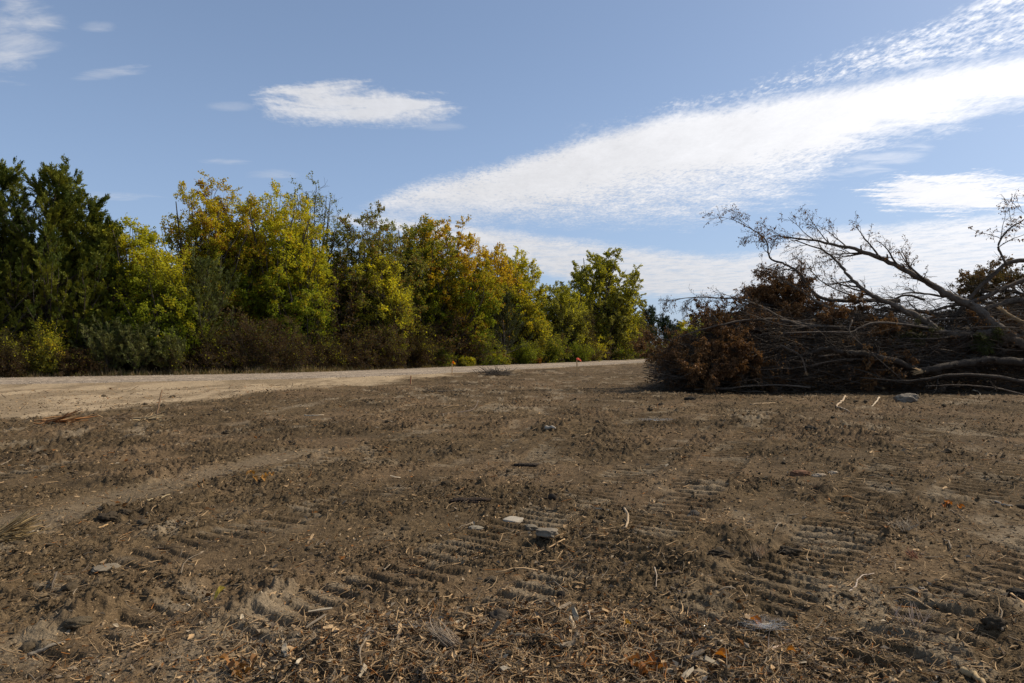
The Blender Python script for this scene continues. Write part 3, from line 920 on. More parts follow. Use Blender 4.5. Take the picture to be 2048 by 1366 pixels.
# understory along the road
P_brown = (BROWN, BROWN * 1.4, OLIVE, 0.5, 0.16); P_bg = (BROWN * 0.9, OLIVE * 0.55, LIME, 0.4, 0.10); P_gr = (GREEN * 0.9, OLIVE, LIME, 0.4, 0.1); P_yel = (OLIVE, LIME * 1.2, GOLD, 0.5, 0.2)
und = [
    (-60, 640, 1.2, 60, P_bg, 0), (20, 655, 1.0, 50, P_bg, 'brown and green undergrowth bush at the left edge under the cedars'), (92, 638, 1.4, 34, P_yel, 'yellow green sapling bush under the twin cedars'),
    (150, 690, 0.9, 34, P_brown, 'low brown twiggy bush right of the yellow sapling bush'), (330, 650, 1.6, 46, P_bg, 'dark mixed bush under the low bright yellow green tree'),
    (420, 640, 1.5, 46, P_bg, 'dark bush flecked with yellow leaves left of the rusty thicket'), (500, 612, 1.6, 52, P_brown, 'rusty brown twig thicket below the green and gold crown'),
    (565, 630, 1.3, 50, P_brown, 'rusty brown twig thicket below the broad gold green tree'), (640, 650, 1.5, 50, P_bg, 'dark green and brown bush right of the rusty thickets'),
    (705, 640, 1.6, 48, P_brown, 'dark brown bush below the olive and rust tree'), (770, 640, 1.8, 46, P_brown, 'brown bush left of the yellow flagged lath'),
    (835, 655, 1.8, 38, P_bg, 'dark bush left of the big forked oak trunk'), (932, 712, 0.9, 16, P_yel, 'small lime green bush at the foot of the big forked oak'),
    (965, 660, 2.5, 34, P_gr, 'dark green bush right of the forked oak trunk'), (1000, 700, 1.2, 16, P_yel, 'small yellow green bush on the verge under the small dull cedar'),
    (1045, 668, 2.5, 34, P_gr, 'dark green bush under the lime and gold tree'), (1072, 714, 0.6, 13, (RUST * 0.5, RUST * 0.6, BROWN, 0.4, 0.1), 'small dead red brown bush beside the road'),
    (1100, 660, 2.5, 30, P_gr, 'dark bush right of the dead red brown bush'), (1150, 668, 2.5, 30, P_gr, 'dark bush left of the pink flagged lath'),
    (1190, 672, 3.0, 26, P_yel, 'green bush under the last tall tree'), (1235, 676, 3.0, 26, P_gr, 'dark bush under the bright yellow green end tree'),
    (1275, 680, 4.0, 24, P_gr, 'green bush where the road leaves the wood'), (1310, 682, 6.0, 22, P_bg, 'brown green bush beside the far bend of the road'), (1345, 684, 8.0, 22, P_yel, 'yellow green bush on the far bend by the brush pile'),
    (880, 668, 3.5, 34, P_gr, 'dark green bush behind the forked oak trunk'),
]
for i, (px, top, off, hw, pal, lab) in enumerate(und):
    loc, d = plant_at(px, off)
    shrub(400 + i, hgt(top, d), hw / FPX * d * 1.2, pal, loc, lab or 'undergrowth bush just past the left edge of the view', int(np.interp(d, [35, 60, 120], [9000, 8000, 6000])), np.interp(d, [35, 60, 120], [.075, .1, .16]), name='undergrowth_bush')
cbush = [(215, 668, 1.1, 34, 'low green cedar bush on the verge left of centre of the shaded bank'), (275, 672, 0.9, 36, 'larger feathery green cedar bush beside the road'), (340, 690, .8, 28, 'low feathery cedar bush at the right end of the green bushes')]
for i, (px, top, off, hw, lab) in enumerate(cbush):
    loc, d = plant_at(px, off)
    cedar(460 + i, hgt(top, d), hw / FPX * d * 1.2, loc, lab, name='cedar_bush', n1=60, nfol=14, col=(0.08, 0.095, 0.025), tips=(0.19, .19, .06), size=.8, conic=0.5)
# deep shade filler behind the bushes: a second line of bushes copied from the first
srcs = [o for o in C.objects if o.name.startswith('undergrowth_bush')]
for i, px in enumerate(range(-80, 1300, 46)):
    loc, d = plant_at(px + rng0.normal() * 8, 4.5 + rng0.random() * 3)
    s = srcs[i % 12 + 1]; k = 1.15 + 0.4 * rng0.random() + d / 160
    copy_tree(s, loc, rng0.random() * 6, (k * 1.1, k * 1.1, k), 'shaded bush deeper in the wood edge, behind the roadside bushes', 'bushes deeper in the wood')


def verge():
    rng = np.random.default_rng(9)
    mb = MB()
    n = 60000
    s = rng.uniform(75, 235, n); off = ROAD_W + 0.15 + np.abs(rng.normal(0, 0.9, n))
    x, y = road_side(s, off)
    cl = fbm(x / 0.8, y / 0.8, 3, 15)
    m = rng.random(n) < smooth(0.3, 0.6, cl) + .15
    x, y, off, cl = x[m], y[m], off[m], cl[m]; n = len(x)
    h = (0.05 + 0.32 * rng.random(n) ** 1.5) * (0.5 + cl) * np.interp(off, [ROAD_W, ROAD_W + 1], [0.6, 1.5])
    P = np.column_stack([x, y, np.full(n, 0.06)])
    D = np.column_stack([rng.normal(0, .35, n), rng.normal(0, .35, n), np.ones(n)])
    c = np.where(rng.random((n, 1)) < 0.7, np.array([0.25, 0.18, 0.09]), np.array([0.10, 0.10, 0.035])) * (0.6 + 0.7 * rng.random((n, 1)))
    leaves(mb, P, D, h, 0.014 + h * 0.05, c, rng, 0.1)
    n = 2600
    s = rng.uniform(75, 235, n); x, y = road_side(s, ROAD_W + .8 + np.abs(rng.normal(0, 1.3, n)))
    h = rng.uniform(.3, 1.3, n); P = np.empty((n, 4, 3)); P[:, 0] = np.column_stack([x, y, np.full(n, .03)])
    D = np.column_stack([rng.normal(0, .25, n), rng.normal(0, .25, n), np.ones(n)])
    for k in (1, 2, 3):
        D = nrm(D + rng.normal(size=D.shape) * .15); P[:, k] = P[:, k - 1] + D * (h / 3)[:, None]
    tubes(mb, P, np.full(P.shape[:2], .006) * np.array([1, .8, .6, .4]), 3, np.array([.26, .19, .11]) * rng.uniform(.5, 1.3, (n, 1)))
    tag(mb.build('verge_grass', M_grass, smooth_=False), 'dry tan grass and weeds between the road and the wood', 'grass', kind='stuff')


verge()

# ------------------------------------------------------------------ brush pile
DB = np.array([0.115, 0.087, 0.062])      # weathered bark of the felled wood
DL = np.array([0.155, 0.078, 0.034])       # dead leaf
DL2 = np.array([0.27, 0.14, 0.052])


def px3(pts):
    return np.array([at(a, b, d) for a, b, d in pts])


def limb(name, pts, r0, r1, label, cat='branch', group='felled limbs and trunks of the brush pile', seed=1, twigs=0, twlen=1.2, leaf=0, leafc=(DL, DL2), S=8, ang=38, up=0.1, end=None, leafs=0.075,
         col=DB, t0=0.25, sag=0.02, broken=True, l2n=6, l3n=5, lowleaf=0.0):
    """a felled trunk or branch along traced points, with its own side branches, dead leaves and torn pale end"""
    rng = np.random.default_rng(seed)
    P = catmull(px3(pts), 5)
    K = len(P)
    t = np.linspace(0, 1, K)
    P = P + rng.normal(size=P.shape) * r0 * 0.12
    R = r0 * (1 - t) + r1 * t
    R = R * (1 + 0.14 * np.sin(t * 23 + seed) * rng.random(K))
    o0 = P[0].copy()
    root = thing(name, o0, label, cat, group)
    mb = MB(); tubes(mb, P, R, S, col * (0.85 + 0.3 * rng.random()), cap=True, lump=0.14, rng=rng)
    # knots and stubs of lost side branches
    ns = max(2, int(K * 0.25))
    q0, q1 = grow(rng, P[None], R[None], ns, 0.05, 0.85, r0 * 1.5, 55, 0.1, 3, 0.1, 0.5, 0.2, tip=0.6)
    tubes(mb, q0, q1, 6, col, cap=True)
    if end is not None:
        # torn pale wood at the broken end
        k0 = 0 if end == 0 else K - 1
        base = P[k0]; dr = nrm(P[0] - P[1]) if end == 0 else nrm(P[-1] - P[-2]); rr = R[k0]
        m = 16
        D = nrm(dr + rng.normal(size=(m, 3)) * 0.28)
        L = rr * rng.uniform(1.5, 5.5, m)
        B = base + rng.normal(size=(m, 3)) * rr * 0.35 - dr * rr
        Q = np.stack([B, B + D * L[:, None] * .5, B + D * L[:, None]], 1)
        mt = MB(); tubes(mt, Q, np.column_stack([np.full(m, rr * .4), np.full(m, rr * .25), np.full(m, rr * .03)]), 4, np.array([0.42, 0.27, 0.13]))
        shift(mt, o0).build('torn_end', M_wood, root)
    if twigs:
        l1 = grow(rng, P[None], R[None], twigs, t0, 1.0, twlen, ang, up, 8, 0.11, 0.5, 0.35, sag=sag, tip=0.2)
        l2 = grow(rng, *l1, l2n, 0.15, 1.0, twlen * 0.45, 42, 0.05, 6, 0.15, 0.6, 0.4, sag=sag, tip=0.25)
        l3 = grow(rng, *l2, l3n, 0.1, 1.0, twlen * 0.2, 45, 0.0, 4, 0.25, 0.6, 0.3, sag=sag, tip=0.4)
        tubes(mb, l1[0], np.maximum(l1[1], .008), 5, col * .8); tubes(mb, l2[0], np.maximum(l2[1], .0055), 3, col * .75); tubes(mb, l3[0], np.maximum(l3[1], .004), 3, col * .7)
    shift(mb, o0).build('wood', M_bark, root)
    if twigs:
        if leaf:
            allt = l3[0]
            p, d, j = pick(rng, allt, leaf)
            keep = _hash(j, j * 0, seed) < 0.75
            p, d = p[keep], d[keep]
            p = p + rng.normal(size=p.shape) * 0.03
            n = len(p); k = rng.random((n, 1)) * smooth(.3, .7, fbm(p[:, 0] * 2, p[:, 2] * 2, 2, seed))[:, None]
            c = (leafc[0] * (1 - k) + leafc[1] * k) * (0.55 + 0.8 * rng.random((n, 1)))
            L = leafs * (0.6 + 0.8 * rng.random(n))
            mb = MB(); leaves(mb, p, d * 0.3 + rng.normal(size=p.shape) * 0.5 + np.array([0, 0, -0.8]), L, L * 0.5, c, rng, 0.35)
            shift(mb, o0).build('dead_leaves', M_dead, root, smooth_=False)
    return root


def dead_top(name, pts, r0, label, seed, W, n1, leaf, size=.085, leafc=(DL, DL2), l2n=8, l3n=7, ang=50, up=0.12, group='dead leafy tops in the brush pile'):
    """a felled leafy top: its own stem, branches and a thick coat of dead leaves"""
    return limb(name, pts, r0, r0 * 0.15, label, 'felled tree', group, seed, twigs=n1, twlen=W, leaf=leaf, leafc=leafc, ang=ang, up=up, leafs=size, t0=0.1, sag=0.05, l2n=l2n, l3n=l3n)


# hero limbs, traced from the photograph
limb('felled_tree', [(2075, 690, 24.2), (2048, 682, 24.2), (1995, 655, 24.3), (1960, 622, 24.6), (1925, 603, 25.0), (1895, 590, 25.2), (1850, 562, 25.6), (1800, 535, 26.0), (1750, 512, 26.4), (1700, 495, 26.7), (1650, 486, 27.0), (1600, 477, 27.2), (1545, 470, 27.5)],
     0.20, 0.018, 'long pale barked trunk leaning up left from the right edge, highest in the pile', seed=11, twigs=13, twlen=1.7, leaf=1500, ang=34, up=0.10, t0=0.45, end=0)
limb('felled_tree', [(1955, 668, 24.6), (1915, 670, 24.5), (1878, 662, 24.5), (1855, 645, 24.6), (1820, 626, 24.8), (1797, 614, 25.0), (1753, 594, 25.3), (1722, 576, 25.6), (1697, 550, 25.9), (1672, 520, 26.3), (1640, 497, 26.7), (1590, 480, 27.0)],
     0.16, 0.018, 'forked grey limb rising left from below the long leaning trunk', seed=12, twigs=12, twlen=1.3, leaf=400, ang=40, up=0.05, t0=0.35)
limb('felled_tree', [(2110, 700, 24.0), (2050, 690, 24.0), (1990, 668, 24.3), (1950, 668, 24.4), (1900, 668, 24.4), (1850, 655, 24.5), (1800, 645, 24.7), (1780, 632, 24.9)],
     0.20, 0.05, 'thick grey trunk lying level under the long leaning trunk', seed=13, twigs=4, twlen=0.9, ang=45, end=None)
limb('felled_branch', [(2100, 515, 25.0), (2048, 521, 25.1), (2014, 527, 25.2), (1985, 552, 25.2), (1955, 580, 25.3), (1925, 615, 25.5), (1900, 640, 25.8)], 0.085, 0.06, 'dark limb curving down left from the upper right edge', seed=14, twigs=4, twlen=1.0, ang=40, S=7)
limb('felled_branch', [(2014, 528, 25.1), (2002, 505, 25.2), (1998, 490, 25.2), (2010, 468, 25.3), (2030, 450, 25.3), (2050, 438, 25.4), (2080, 400, 25.5)], 0.045, 0.015, 'thin upright twiggy branch with a few hanging leaves at the right edge', seed=15, twigs=10, twlen=1.3, leaf=420, ang=62, up=0.15, leafs=.09, l2n=5, l3n=3)
limb('felled_branch', [(1800, 602, 26.4), (1748, 600, 26.4), (1700, 602, 26.4), (1645, 597, 26.5), (1615, 570, 26.7), (1600, 546, 26.8), (1570, 528, 27.0), (1540, 515, 27.2), (1533, 480, 27.4), (1500, 455, 27.6), (1465, 438, 27.8)],
     0.085, 0.012, 'curving dark branch sweeping up left through the dead cedar top', seed=16, twigs=15, twlen=1.2, leaf=1600, ang=40, up=0.05, t0=0.3)
limb('felled_branch', [(1760, 640, 25.4), (1700, 625, 25.5), (1650, 612, 25.6), (1600, 580, 26.0), (1560, 560, 26.4), (1530, 548, 26.8)], 0.06, 0.014, 'slim branch just under the curving dark branch', seed=17, twigs=10, twlen=0.9, leaf=250, ang=40, up=0.1)
limb('felled_branch', [(1900, 668, 24.4), (1850, 655, 24.3), (1760, 645, 24.1), (1720, 655, 24.0), (1700, 664, 23.9), (1640, 664, 23.9), (1565, 666, 23.9)], 0.05, 0.022, 'pale slim pole lying level with a hooked bend in the middle of the pile', seed=18, twigs=3, twlen=0.8, ang=35, end=1, S=7)
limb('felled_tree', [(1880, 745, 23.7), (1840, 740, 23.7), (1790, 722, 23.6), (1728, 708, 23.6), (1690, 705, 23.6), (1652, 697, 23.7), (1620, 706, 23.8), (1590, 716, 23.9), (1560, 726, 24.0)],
     0.13, 0.045, 'dark bent trunk crossing the shaded middle front of the pile', seed=19, col=DB * .55, twigs=6, twlen=1.0, ang=40)  # bark colour darkened to carry the shade inside the pile
limb('felled_tree', [(2120, 722, 23.5), (2048, 724, 23.5), (1985, 720, 23.5), (1930, 727, 23.5), (1880, 735, 23.4), (1845, 742, 23.4)], 0.155, 0.11, 'thick dark trunk low at the right front with a torn yellow end', seed=20, col=DB * .55, end=1, S=10)  # same bark, with the shade low in the pile put into its colour
limb('felled_tree', [(2120, 770, 23.0), (2048, 764, 23.0), (1980, 752, 23.0), (1900, 750, 23.0), (1850, 758, 23.1), (1800, 762, 23.2), (1720, 755, 23.3)], 0.075, 0.025, 'slim dark trunk lying lowest of all at the right front of the pile', seed=21, col=DB * .55, twigs=4, twlen=0.8, end=0)  # shade at the foot of the pile is in this darker bark colour
limb('felled_tree', [(2100, 625, 25.5), (2048, 600, 25.6), (1990, 612, 25.7), (1930, 628, 25.9), (1880, 630, 26.0), (1830, 622, 26.2), (1750, 620, 26.4)], 0.12, 0.06, 'grey trunk lying level behind the long leaning trunk', seed=22, twigs=5, twlen=1.0)
limb('felled_tree', [(2110, 540, 25.8), (2048, 560, 25.8), (1990, 585, 25.8), (1940, 605, 25.8), (1900, 612, 25.9), (1850, 625, 26.0)], 0.10, 0.04, 'limb slanting down left under the upper right limb', seed=23, twigs=6, twlen=1.2)
limb('felled_branch', [(1640, 665, 24.6), (1600, 650, 24.6), (1560, 634, 24.8), (1520, 612, 25.0), (1480, 598, 25.2), (1440, 596, 25.4), (1400, 594, 25.5), (1365, 597, 25.6), (1340, 604, 25.6)],
     0.05, 0.01, 'long bare branch arching out to the left over the dead leaves', seed=24, twigs=14, twlen=0.95, leaf=420, ang=38, up=0.0, t0=.3, sag=.05)
limb('felled_branch', [(1700, 660, 24.9), (1620, 650, 24.8), (1560, 640, 24.7), (1500, 640, 24.6), (1450, 648, 24.5), (1400, 660, 24.5), (1345, 678, 24.5)], 0.07, 0.015, 'dark branch pointing down left above the left leafy mass', seed=25, twigs=10, twlen=0.8, leaf=700, ang=40, sag=.06)
limb('felled_branch', [(1850, 600, 26.8), (1810, 590, 26.8), (1770, 605, 26.8), (1700, 590, 26.9), (1640, 560, 27.2), (1610, 520, 27.3)], 0.05, 0.012, 'thin branch with fine twigs behind the forked grey limb', seed=26, twigs=12, twlen=1.1, leaf=150, ang=42)
limb('felled_branch', [(1990, 640, 26.2), (1930, 600, 26.2), (1880, 592, 26.3), (1830, 585, 26.4), (1790, 590, 26.5)], 0.06, 0.02, 'thin crooked branch crossing behind the leaning trunk', seed=27, twigs=7, twlen=.9)
limb('felled_branch', [(2048, 790, 22.6), (1990, 776, 22.6), (1920, 770, 22.7), (1850, 772, 22.8)], 0.03, 0.012, 'thin stick at the foot of the pile right front', seed=28, twigs=4, twlen=.5)
limb('felled_branch', [(1620, 775, 23.4), (1560, 770, 23.5), (1500, 772, 23.5), (1440, 779, 23.5)], 0.035, 0.015, 'thin grey branch on the shaded soil at the left foot of the pile', seed=29, twigs=4, twlen=.6)
limb('felled_branch', [(1560, 690, 23.8), (1600, 712, 23.6), (1612, 745, 23.4)], 0.035, 0.03, 'short broken branch poking down out of the middle of the pile', seed=30, end=1, twigs=2, twlen=.4)
limb('felled_branch', [(1705, 640, 24.0), (1700, 665, 23.8), (1735, 700, 23.5), (1770, 730, 23.3), (1810, 765, 23.2)], 0.025, 0.01, 'thin hanging branch trailing down from the hooked pole', seed=31, twigs=6, twlen=.5, leaf=300, leafc=(DL2, DL2 * 1.2))
limb('split_log', [(2100, 660, 24.2), (2060, 650, 24.3), (2020, 632, 24.4), (2005, 618, 24.5)], 0.1, 0.05, 'split trunk end with bright torn wood by the long leaning trunk', seed=32, end=1, col=np.array([.36, .24, .12]))

# leafy dead tops
dead_top('felled_oak_top', [(1640, 745, 26.5), (1560, 720, 26.2), (1480, 700, 25.8), (1430, 705, 25.2), (1385, 728, 24.8)], .13, 'big dead brown leafy oak top filling the left end of the pile', 51, 2.1, 20, 46000)
dead_top('felled_oak_top', [(1560, 760, 24.8), (1480, 735, 24.7), (1435, 735, 24.4), (1390, 750, 24.2)], .08, 'dead oak top drooping to the soil at the left foot of the pile', 52, 1.3, 18, 32000)
dead_top('felled_oak_top', [(1500, 700, 26.5), (1420, 690, 26.8), (1350, 695, 27.0), (1290, 700, 27.2)], .06, 'thin rusty leaved branch top sticking out farthest left', 53, 0.9, 11, 6500)
dead_top('felled_cedar_top', [(1640, 670, 28.5), (1610, 635, 28.3), (1575, 605, 28.2), (1535, 592, 28.0)], .12, 'red brown dead cedar top standing up behind the left shoulder', 54, 1.45, 34, 46000, .075, (DL * 1.0, DL2 * .95), up=.12)
dead_top('felled_cedar_top', [(1620, 670, 27.5), (1590, 625, 27.5), (1530, 610, 27.4), (1465, 628, 27.3)], .1, 'red brown dead cedar top slumping left at the shoulder of the pile', 55, 1.2, 16, 20000, .07)
dead_top('felled_oak_top', [(1900, 720, 26.4), (1830, 680, 25.9), (1750, 662, 25.6), (1660, 655, 25.5), (1590, 660, 25.6)], .12, 'rusty leaved oak top packed in the middle under the level trunks', 56, 1.4, 16, 32000, leafc=(DL * 1.1, DL2 * 1.15))
dead_top('felled_oak_top', [(1840, 700, 24.6), (1790, 705, 24.4), (1750, 730, 24.0), (1740, 745, 23.9)], .05, 'orange brown leafy bough hanging in the front middle of the pile', 57, .7, 11, 7000, leafc=(DL * 1.3, DL2 * 1.3))
dead_top('felled_oak_top', [(2150, 640, 27.0), (2080, 600, 27.0), (2010, 580, 27.0), (1950, 590, 27.0)], .12, 'olive brown leafy top heaped behind the right edge limbs', 58, 1.6, 16, 26000, leafc=(np.array([.13, .095, .035]), DL2))
dead_top('felled_oak_top', [(2160, 700, 25.5), (2080, 680, 25.4), (2010, 660, 25.4), (1950, 655, 25.4)], .1, 'orange leaved top under the split trunk at the right edge', 59, 1.1, 14, 16000, leafc=(DL * 1.2, DL2 * 1.4))
dead_top('green_cedar_bough', [(2010, 700, 24.0), (1990, 690, 24.0), (1965, 682, 24.0)], .03, 'still green cedar bough under the thick level trunk at right', 60, .55, 10, 5000, .05, (np.array([.05, .06, .015]), np.array([.1, .105, .03])), group='still green boughs in the pile')
dead_top('green_cedar_bough', [(1850, 690, 24.5), (1830, 675, 24.5), (1790, 672, 24.5)], .03, 'olive green cedar bough beside the bend of the hooked pole', 61, .6, 10, 4000, .05, (np.array([.07, .065, .02]), np.array([.12, .11, .03])), group='still green boughs in the pile')
dead_top('felled_oak_top', [(2250, 760, 27.5), (2180, 700, 27.3), (2080, 690, 27.5), (1980, 690, 27.8)], .14, 'dead leafy top deep inside the right part of the pile', 62, 1.7, 16, 26000)
dead_top('felled_oak_top', [(1760, 740, 27.5), (1690, 690, 27.5), (1600, 680, 27.3), (1520, 690, 27.0)], .12, 'dead leafy top deep inside the middle of the pile', 63, 1.5, 16, 22000)


def pile_height(px):
    return np.interp(px, [1300, 1340, 1400, 1480, 1560, 1650, 1750, 1850, 1950, 2048, 2200, 2400, 2500], [.3, 1.3, 2.2, 2.9, 3.1, 3.1, 3.2, 3.1, 3.3, 3.9, 4.0, 2.5, .3])


def pile_fill():
    rng = np.random.default_rng(88)
    # tangle of fine twigs: nobody could count it
    N = 22000; K = 6
    px = rng.uniform(1330, 2440, N); d0 = 27.2 + rng.uniform(-1, 1, N) * 3.3
    hh = pile_height(px) * np.sqrt(np.clip(1 - ((d0 - 27.2) / 3.9) ** 2, 0.03, 1))
    z = hh * rng.random(N) ** 0.8
    x = (px - 1024) / FPX * d0
    a = rng.normal(0, 0.55, N) + (rng.random(N) < .5) * PI
    D = np.column_stack([np.cos(a), np.sin(a), rng.normal(0.0, 0.22, N)])
    L = rng.uniform(0.5, 2.4, N)
    P = np.empty((N, K, 3)); P[:, 0] = np.column_stack([x, d0, z]) - D * L[:, None] * .5
    for k in range(1, K):
        D = nrm(D + rng.normal(size=D.shape) * 0.13)
        P[:, k] = P[:, k - 1] + D * (L / (K - 1))[:, None]
    P[..., 2] = np.maximum(P[..., 2], 0.02)
    r = rng.uniform(0.003, 0.013, N)
    R = r[:, None] * np.linspace(1, .35, K)[None]
    c = DB * (0.4 + .9 * rng.random((N, 1)))
    mb = MB(); tubes(mb, P, R, 3, c)
    tag(mb.build('twig_tangle', M_bark), 'dense tangle of thin dead twigs that fills the brush pile', 'twigs', kind='stuff')
    n = 85000
    px = rng.uniform(1330, 2440, n); d0 = 27.3 + rng.uniform(-1, 1, n) * 3.1
    hh = pile_height(px) * 0.92 * np.sqrt(np.clip(1 - ((d0 - 27.3) / 3.7) ** 2, 0.03, 1))
    z = hh * rng.random(n)
    x = (px - 1024) / FPX * d0
    m = rng.random(n) < smooth(.3, .55, fbm(x / .7, z / .5 + d0, 3, 12)) + .15
    p = np.column_stack([x, d0, z])[m]; n = len(p)
    k = rng.random((n, 1))
    c = (DL * (1 - k) + DL2 * k) * (0.4 + 0.7 * rng.random((n, 1)))
    L = rng.uniform(.05, .11, n)
    mb = MB(); leaves(mb, p, rng.normal(size=(n, 3)), L, L * .55, c, rng, .3)
    tag(mb.build('dead_leaf_mass', M_dead, smooth_=False), 'mass of dead brown leaves caught inside the brush pile', 'leaves', kind='stuff')


pile_fill()


def pile_branches():
    """thinner cut branches lying through the pile, each one a thing"""
    rng = np.random.default_rng(91)
    zones = ['upper left', 'upper middle', 'upper right', 'lower left', 'lower middle', 'lower right']
    for i in range(120):
        px = rng.uniform(1400, 2150); d = rng.uniform(23.6, 26.8)
        H = pile_height(px) * math.sqrt(max(0.05, 1 - ((d - 27.2) / 3.9) ** 2))
        z = H * rng.uniform(0.2, 1.05); L = rng.uniform(1.8, 5.0)
        py = HZ - (z - EYE) / d * FPX
        s = 1 if rng.random() < .35 else -1
        dp = L / d * FPX * s; tilt = rng.normal(0.12, 0.16) * (1 if s < 0 else .2)
        pts = [(px - dp * .5, py + abs(dp) * tilt * .5, d), (px - dp * .2, py + abs(dp) * tilt * .2 + rng.normal(0, 5), d + rng.normal(0, .2)), (px + dp * .15, py - abs(dp) * tilt * .15 + rng.normal(0, 6), d + rng.normal(0, .3)), (px + dp * .5, py - abs(dp) * tilt * .5 + rng.normal(0, 10), d + rng.normal(0, .4))]
        pts = [(a, min(b, HZ + (EYE - .05) / c * FPX), c) for a, b, c in pts]
        r = rng.uniform(.012, .042)
        up_ = 0 if z > H * .6 else 1
        zn = zones[up_ * 3 + (0 if px < 1640 else 1 if px < 1880 else 2)]
        limb('cut_branch', pts, r, r * .35, 'grey cut branch lying in the %s part of the brush pile' % zn, seed=500 + i, twigs=5, twlen=L * .24, leaf=0 if i % 3 else 160, group='thin cut branches in the brush pile, %s' % zn, end=(0, 1, None)[i % 3], S=6, l2n=4, l3n=3)


pile_branches()

# ------------------------------------------------------------------ things lying on the soil
TAN = np.array([0.42, 0.275, 0.14]); GREYW = np.array([0.23, 0.175, 0.115]); DARKW = np.array([0.07, 0.05, 0.034]); ORANGE = np.array([0.30, 0.125, 0.035]); PALE = np.array([0.46, 0.37, 0.25])


def hit(px, py):
    """where the line of sight through this spot of the photo meets the soil"""
    z = 0.0
    for _ in range(5):
        x, y = ground_at(px, py, z)
        z = 0.5 * z + 0.5 * float(ground(np.array([x]), np.array([y]))[0])
    x, y = ground_at(px, py, z)
    return np.array([x, y, z])


def ico(sub=1):
    import bmesh
    bm = bmesh.new(); bmesh.ops.create_icosphere(bm, subdivisions=sub, radius=1.0)
    v = np.array([q.co[:] for q in bm.verts]); f = np.array([[w.index for w in q.verts] for q in bm.faces]); bm.free()
    return v, f


ICO1, ICO2, ICO3, ICO4 = ico(1), ico(2), ico(3), ico(4)


def n3(v, s, seed):
    return fbm(v[:, 0] * s + v[:, 2] * s * .7 + 31, v[:, 1] * s + v[:, 2] * s * .9 + 17, 4, seed)


def lump(name, px, py, w, h, label, cat, mat, col, seed=1, dp=None, k=0.7, group=None, sink=0.3, ang=0.0, box=0.0, extra=None):
    """a lump of soil, stone or wood: noisy, flattened, w wide and h high in metres"""
    rng = np.random.default_rng(seed)
    v, f = ICO4
    v = v.copy()
    if box: v = np.sign(v) * np.abs(v) ** (1 - box)
    r = 1 + (n3(v, 1.6, seed) - 0.5) * k * 1.4 + (n3(v, 5.0, seed + 5) - 0.5) * k * 0.8 + (n3(v, 14.0, seed + 9) - 0.5) * k * 0.3
    v = v * r[:, None] * np.array([w / 2, (dp or w * 0.8) / 2, h / 2])
    c, s_ = math.cos(ang), math.sin(ang)
    v = np.column_stack([v[:, 0] * c - v[:, 1] * s_, v[:, 0] * s_ + v[:, 1] * c, v[:, 2] + h * (0.5 - sink)])
    p = hit(px, py)
    tone = 0.8 + 0.4 * n3(v / w, 4, seed + 2)
    mb = MB(); mb.add(v, f, np.array(col)[None] * tone[:, None])
    o = mb.build(name, mat); o.location = p
    tag(o, label, cat, group)
    return o


def stick(name, pts, r, label, cat='stick', col=GREYW, seed=1, lift=0.6, twigs=0, group=None, taper=0.5, mat=None, S=7, rise=None):
    """a stick or root lying along the traced points"""
    rng = np.random.default_rng(seed)
    P = np.array([hit(a, b) for a, b in pts])
    P[:, 2] += r * lift
    if rise is not None: P[:, 2] += np.array(rise)
    P = catmull(P, 5); K = len(P)
    P += rng.normal(size=P.shape) * r * 0.25
    R = r * (1 - (1 - taper) * np.linspace(0, 1, K)) * (0.88 + 0.24 * rng.random(K))
    mb = MB(); tubes(mb, P, R, S, np.array(col) * (0.85 + 0.3 * rng.random()), cap=True, lump=0.22, rng=rng)
    if twigs:
        q = grow(rng, P[None], R[None], twigs, .2, 1, r * 14, 45, .15, 5, .2, .5, .4)
        tubes(mb, q[0], q[1], 4, col)
    o0 = P[0].copy(); o = shift(mb, o0).build(name, mat or M_wood); o.location = o0
    return tag(o, label, cat, group)


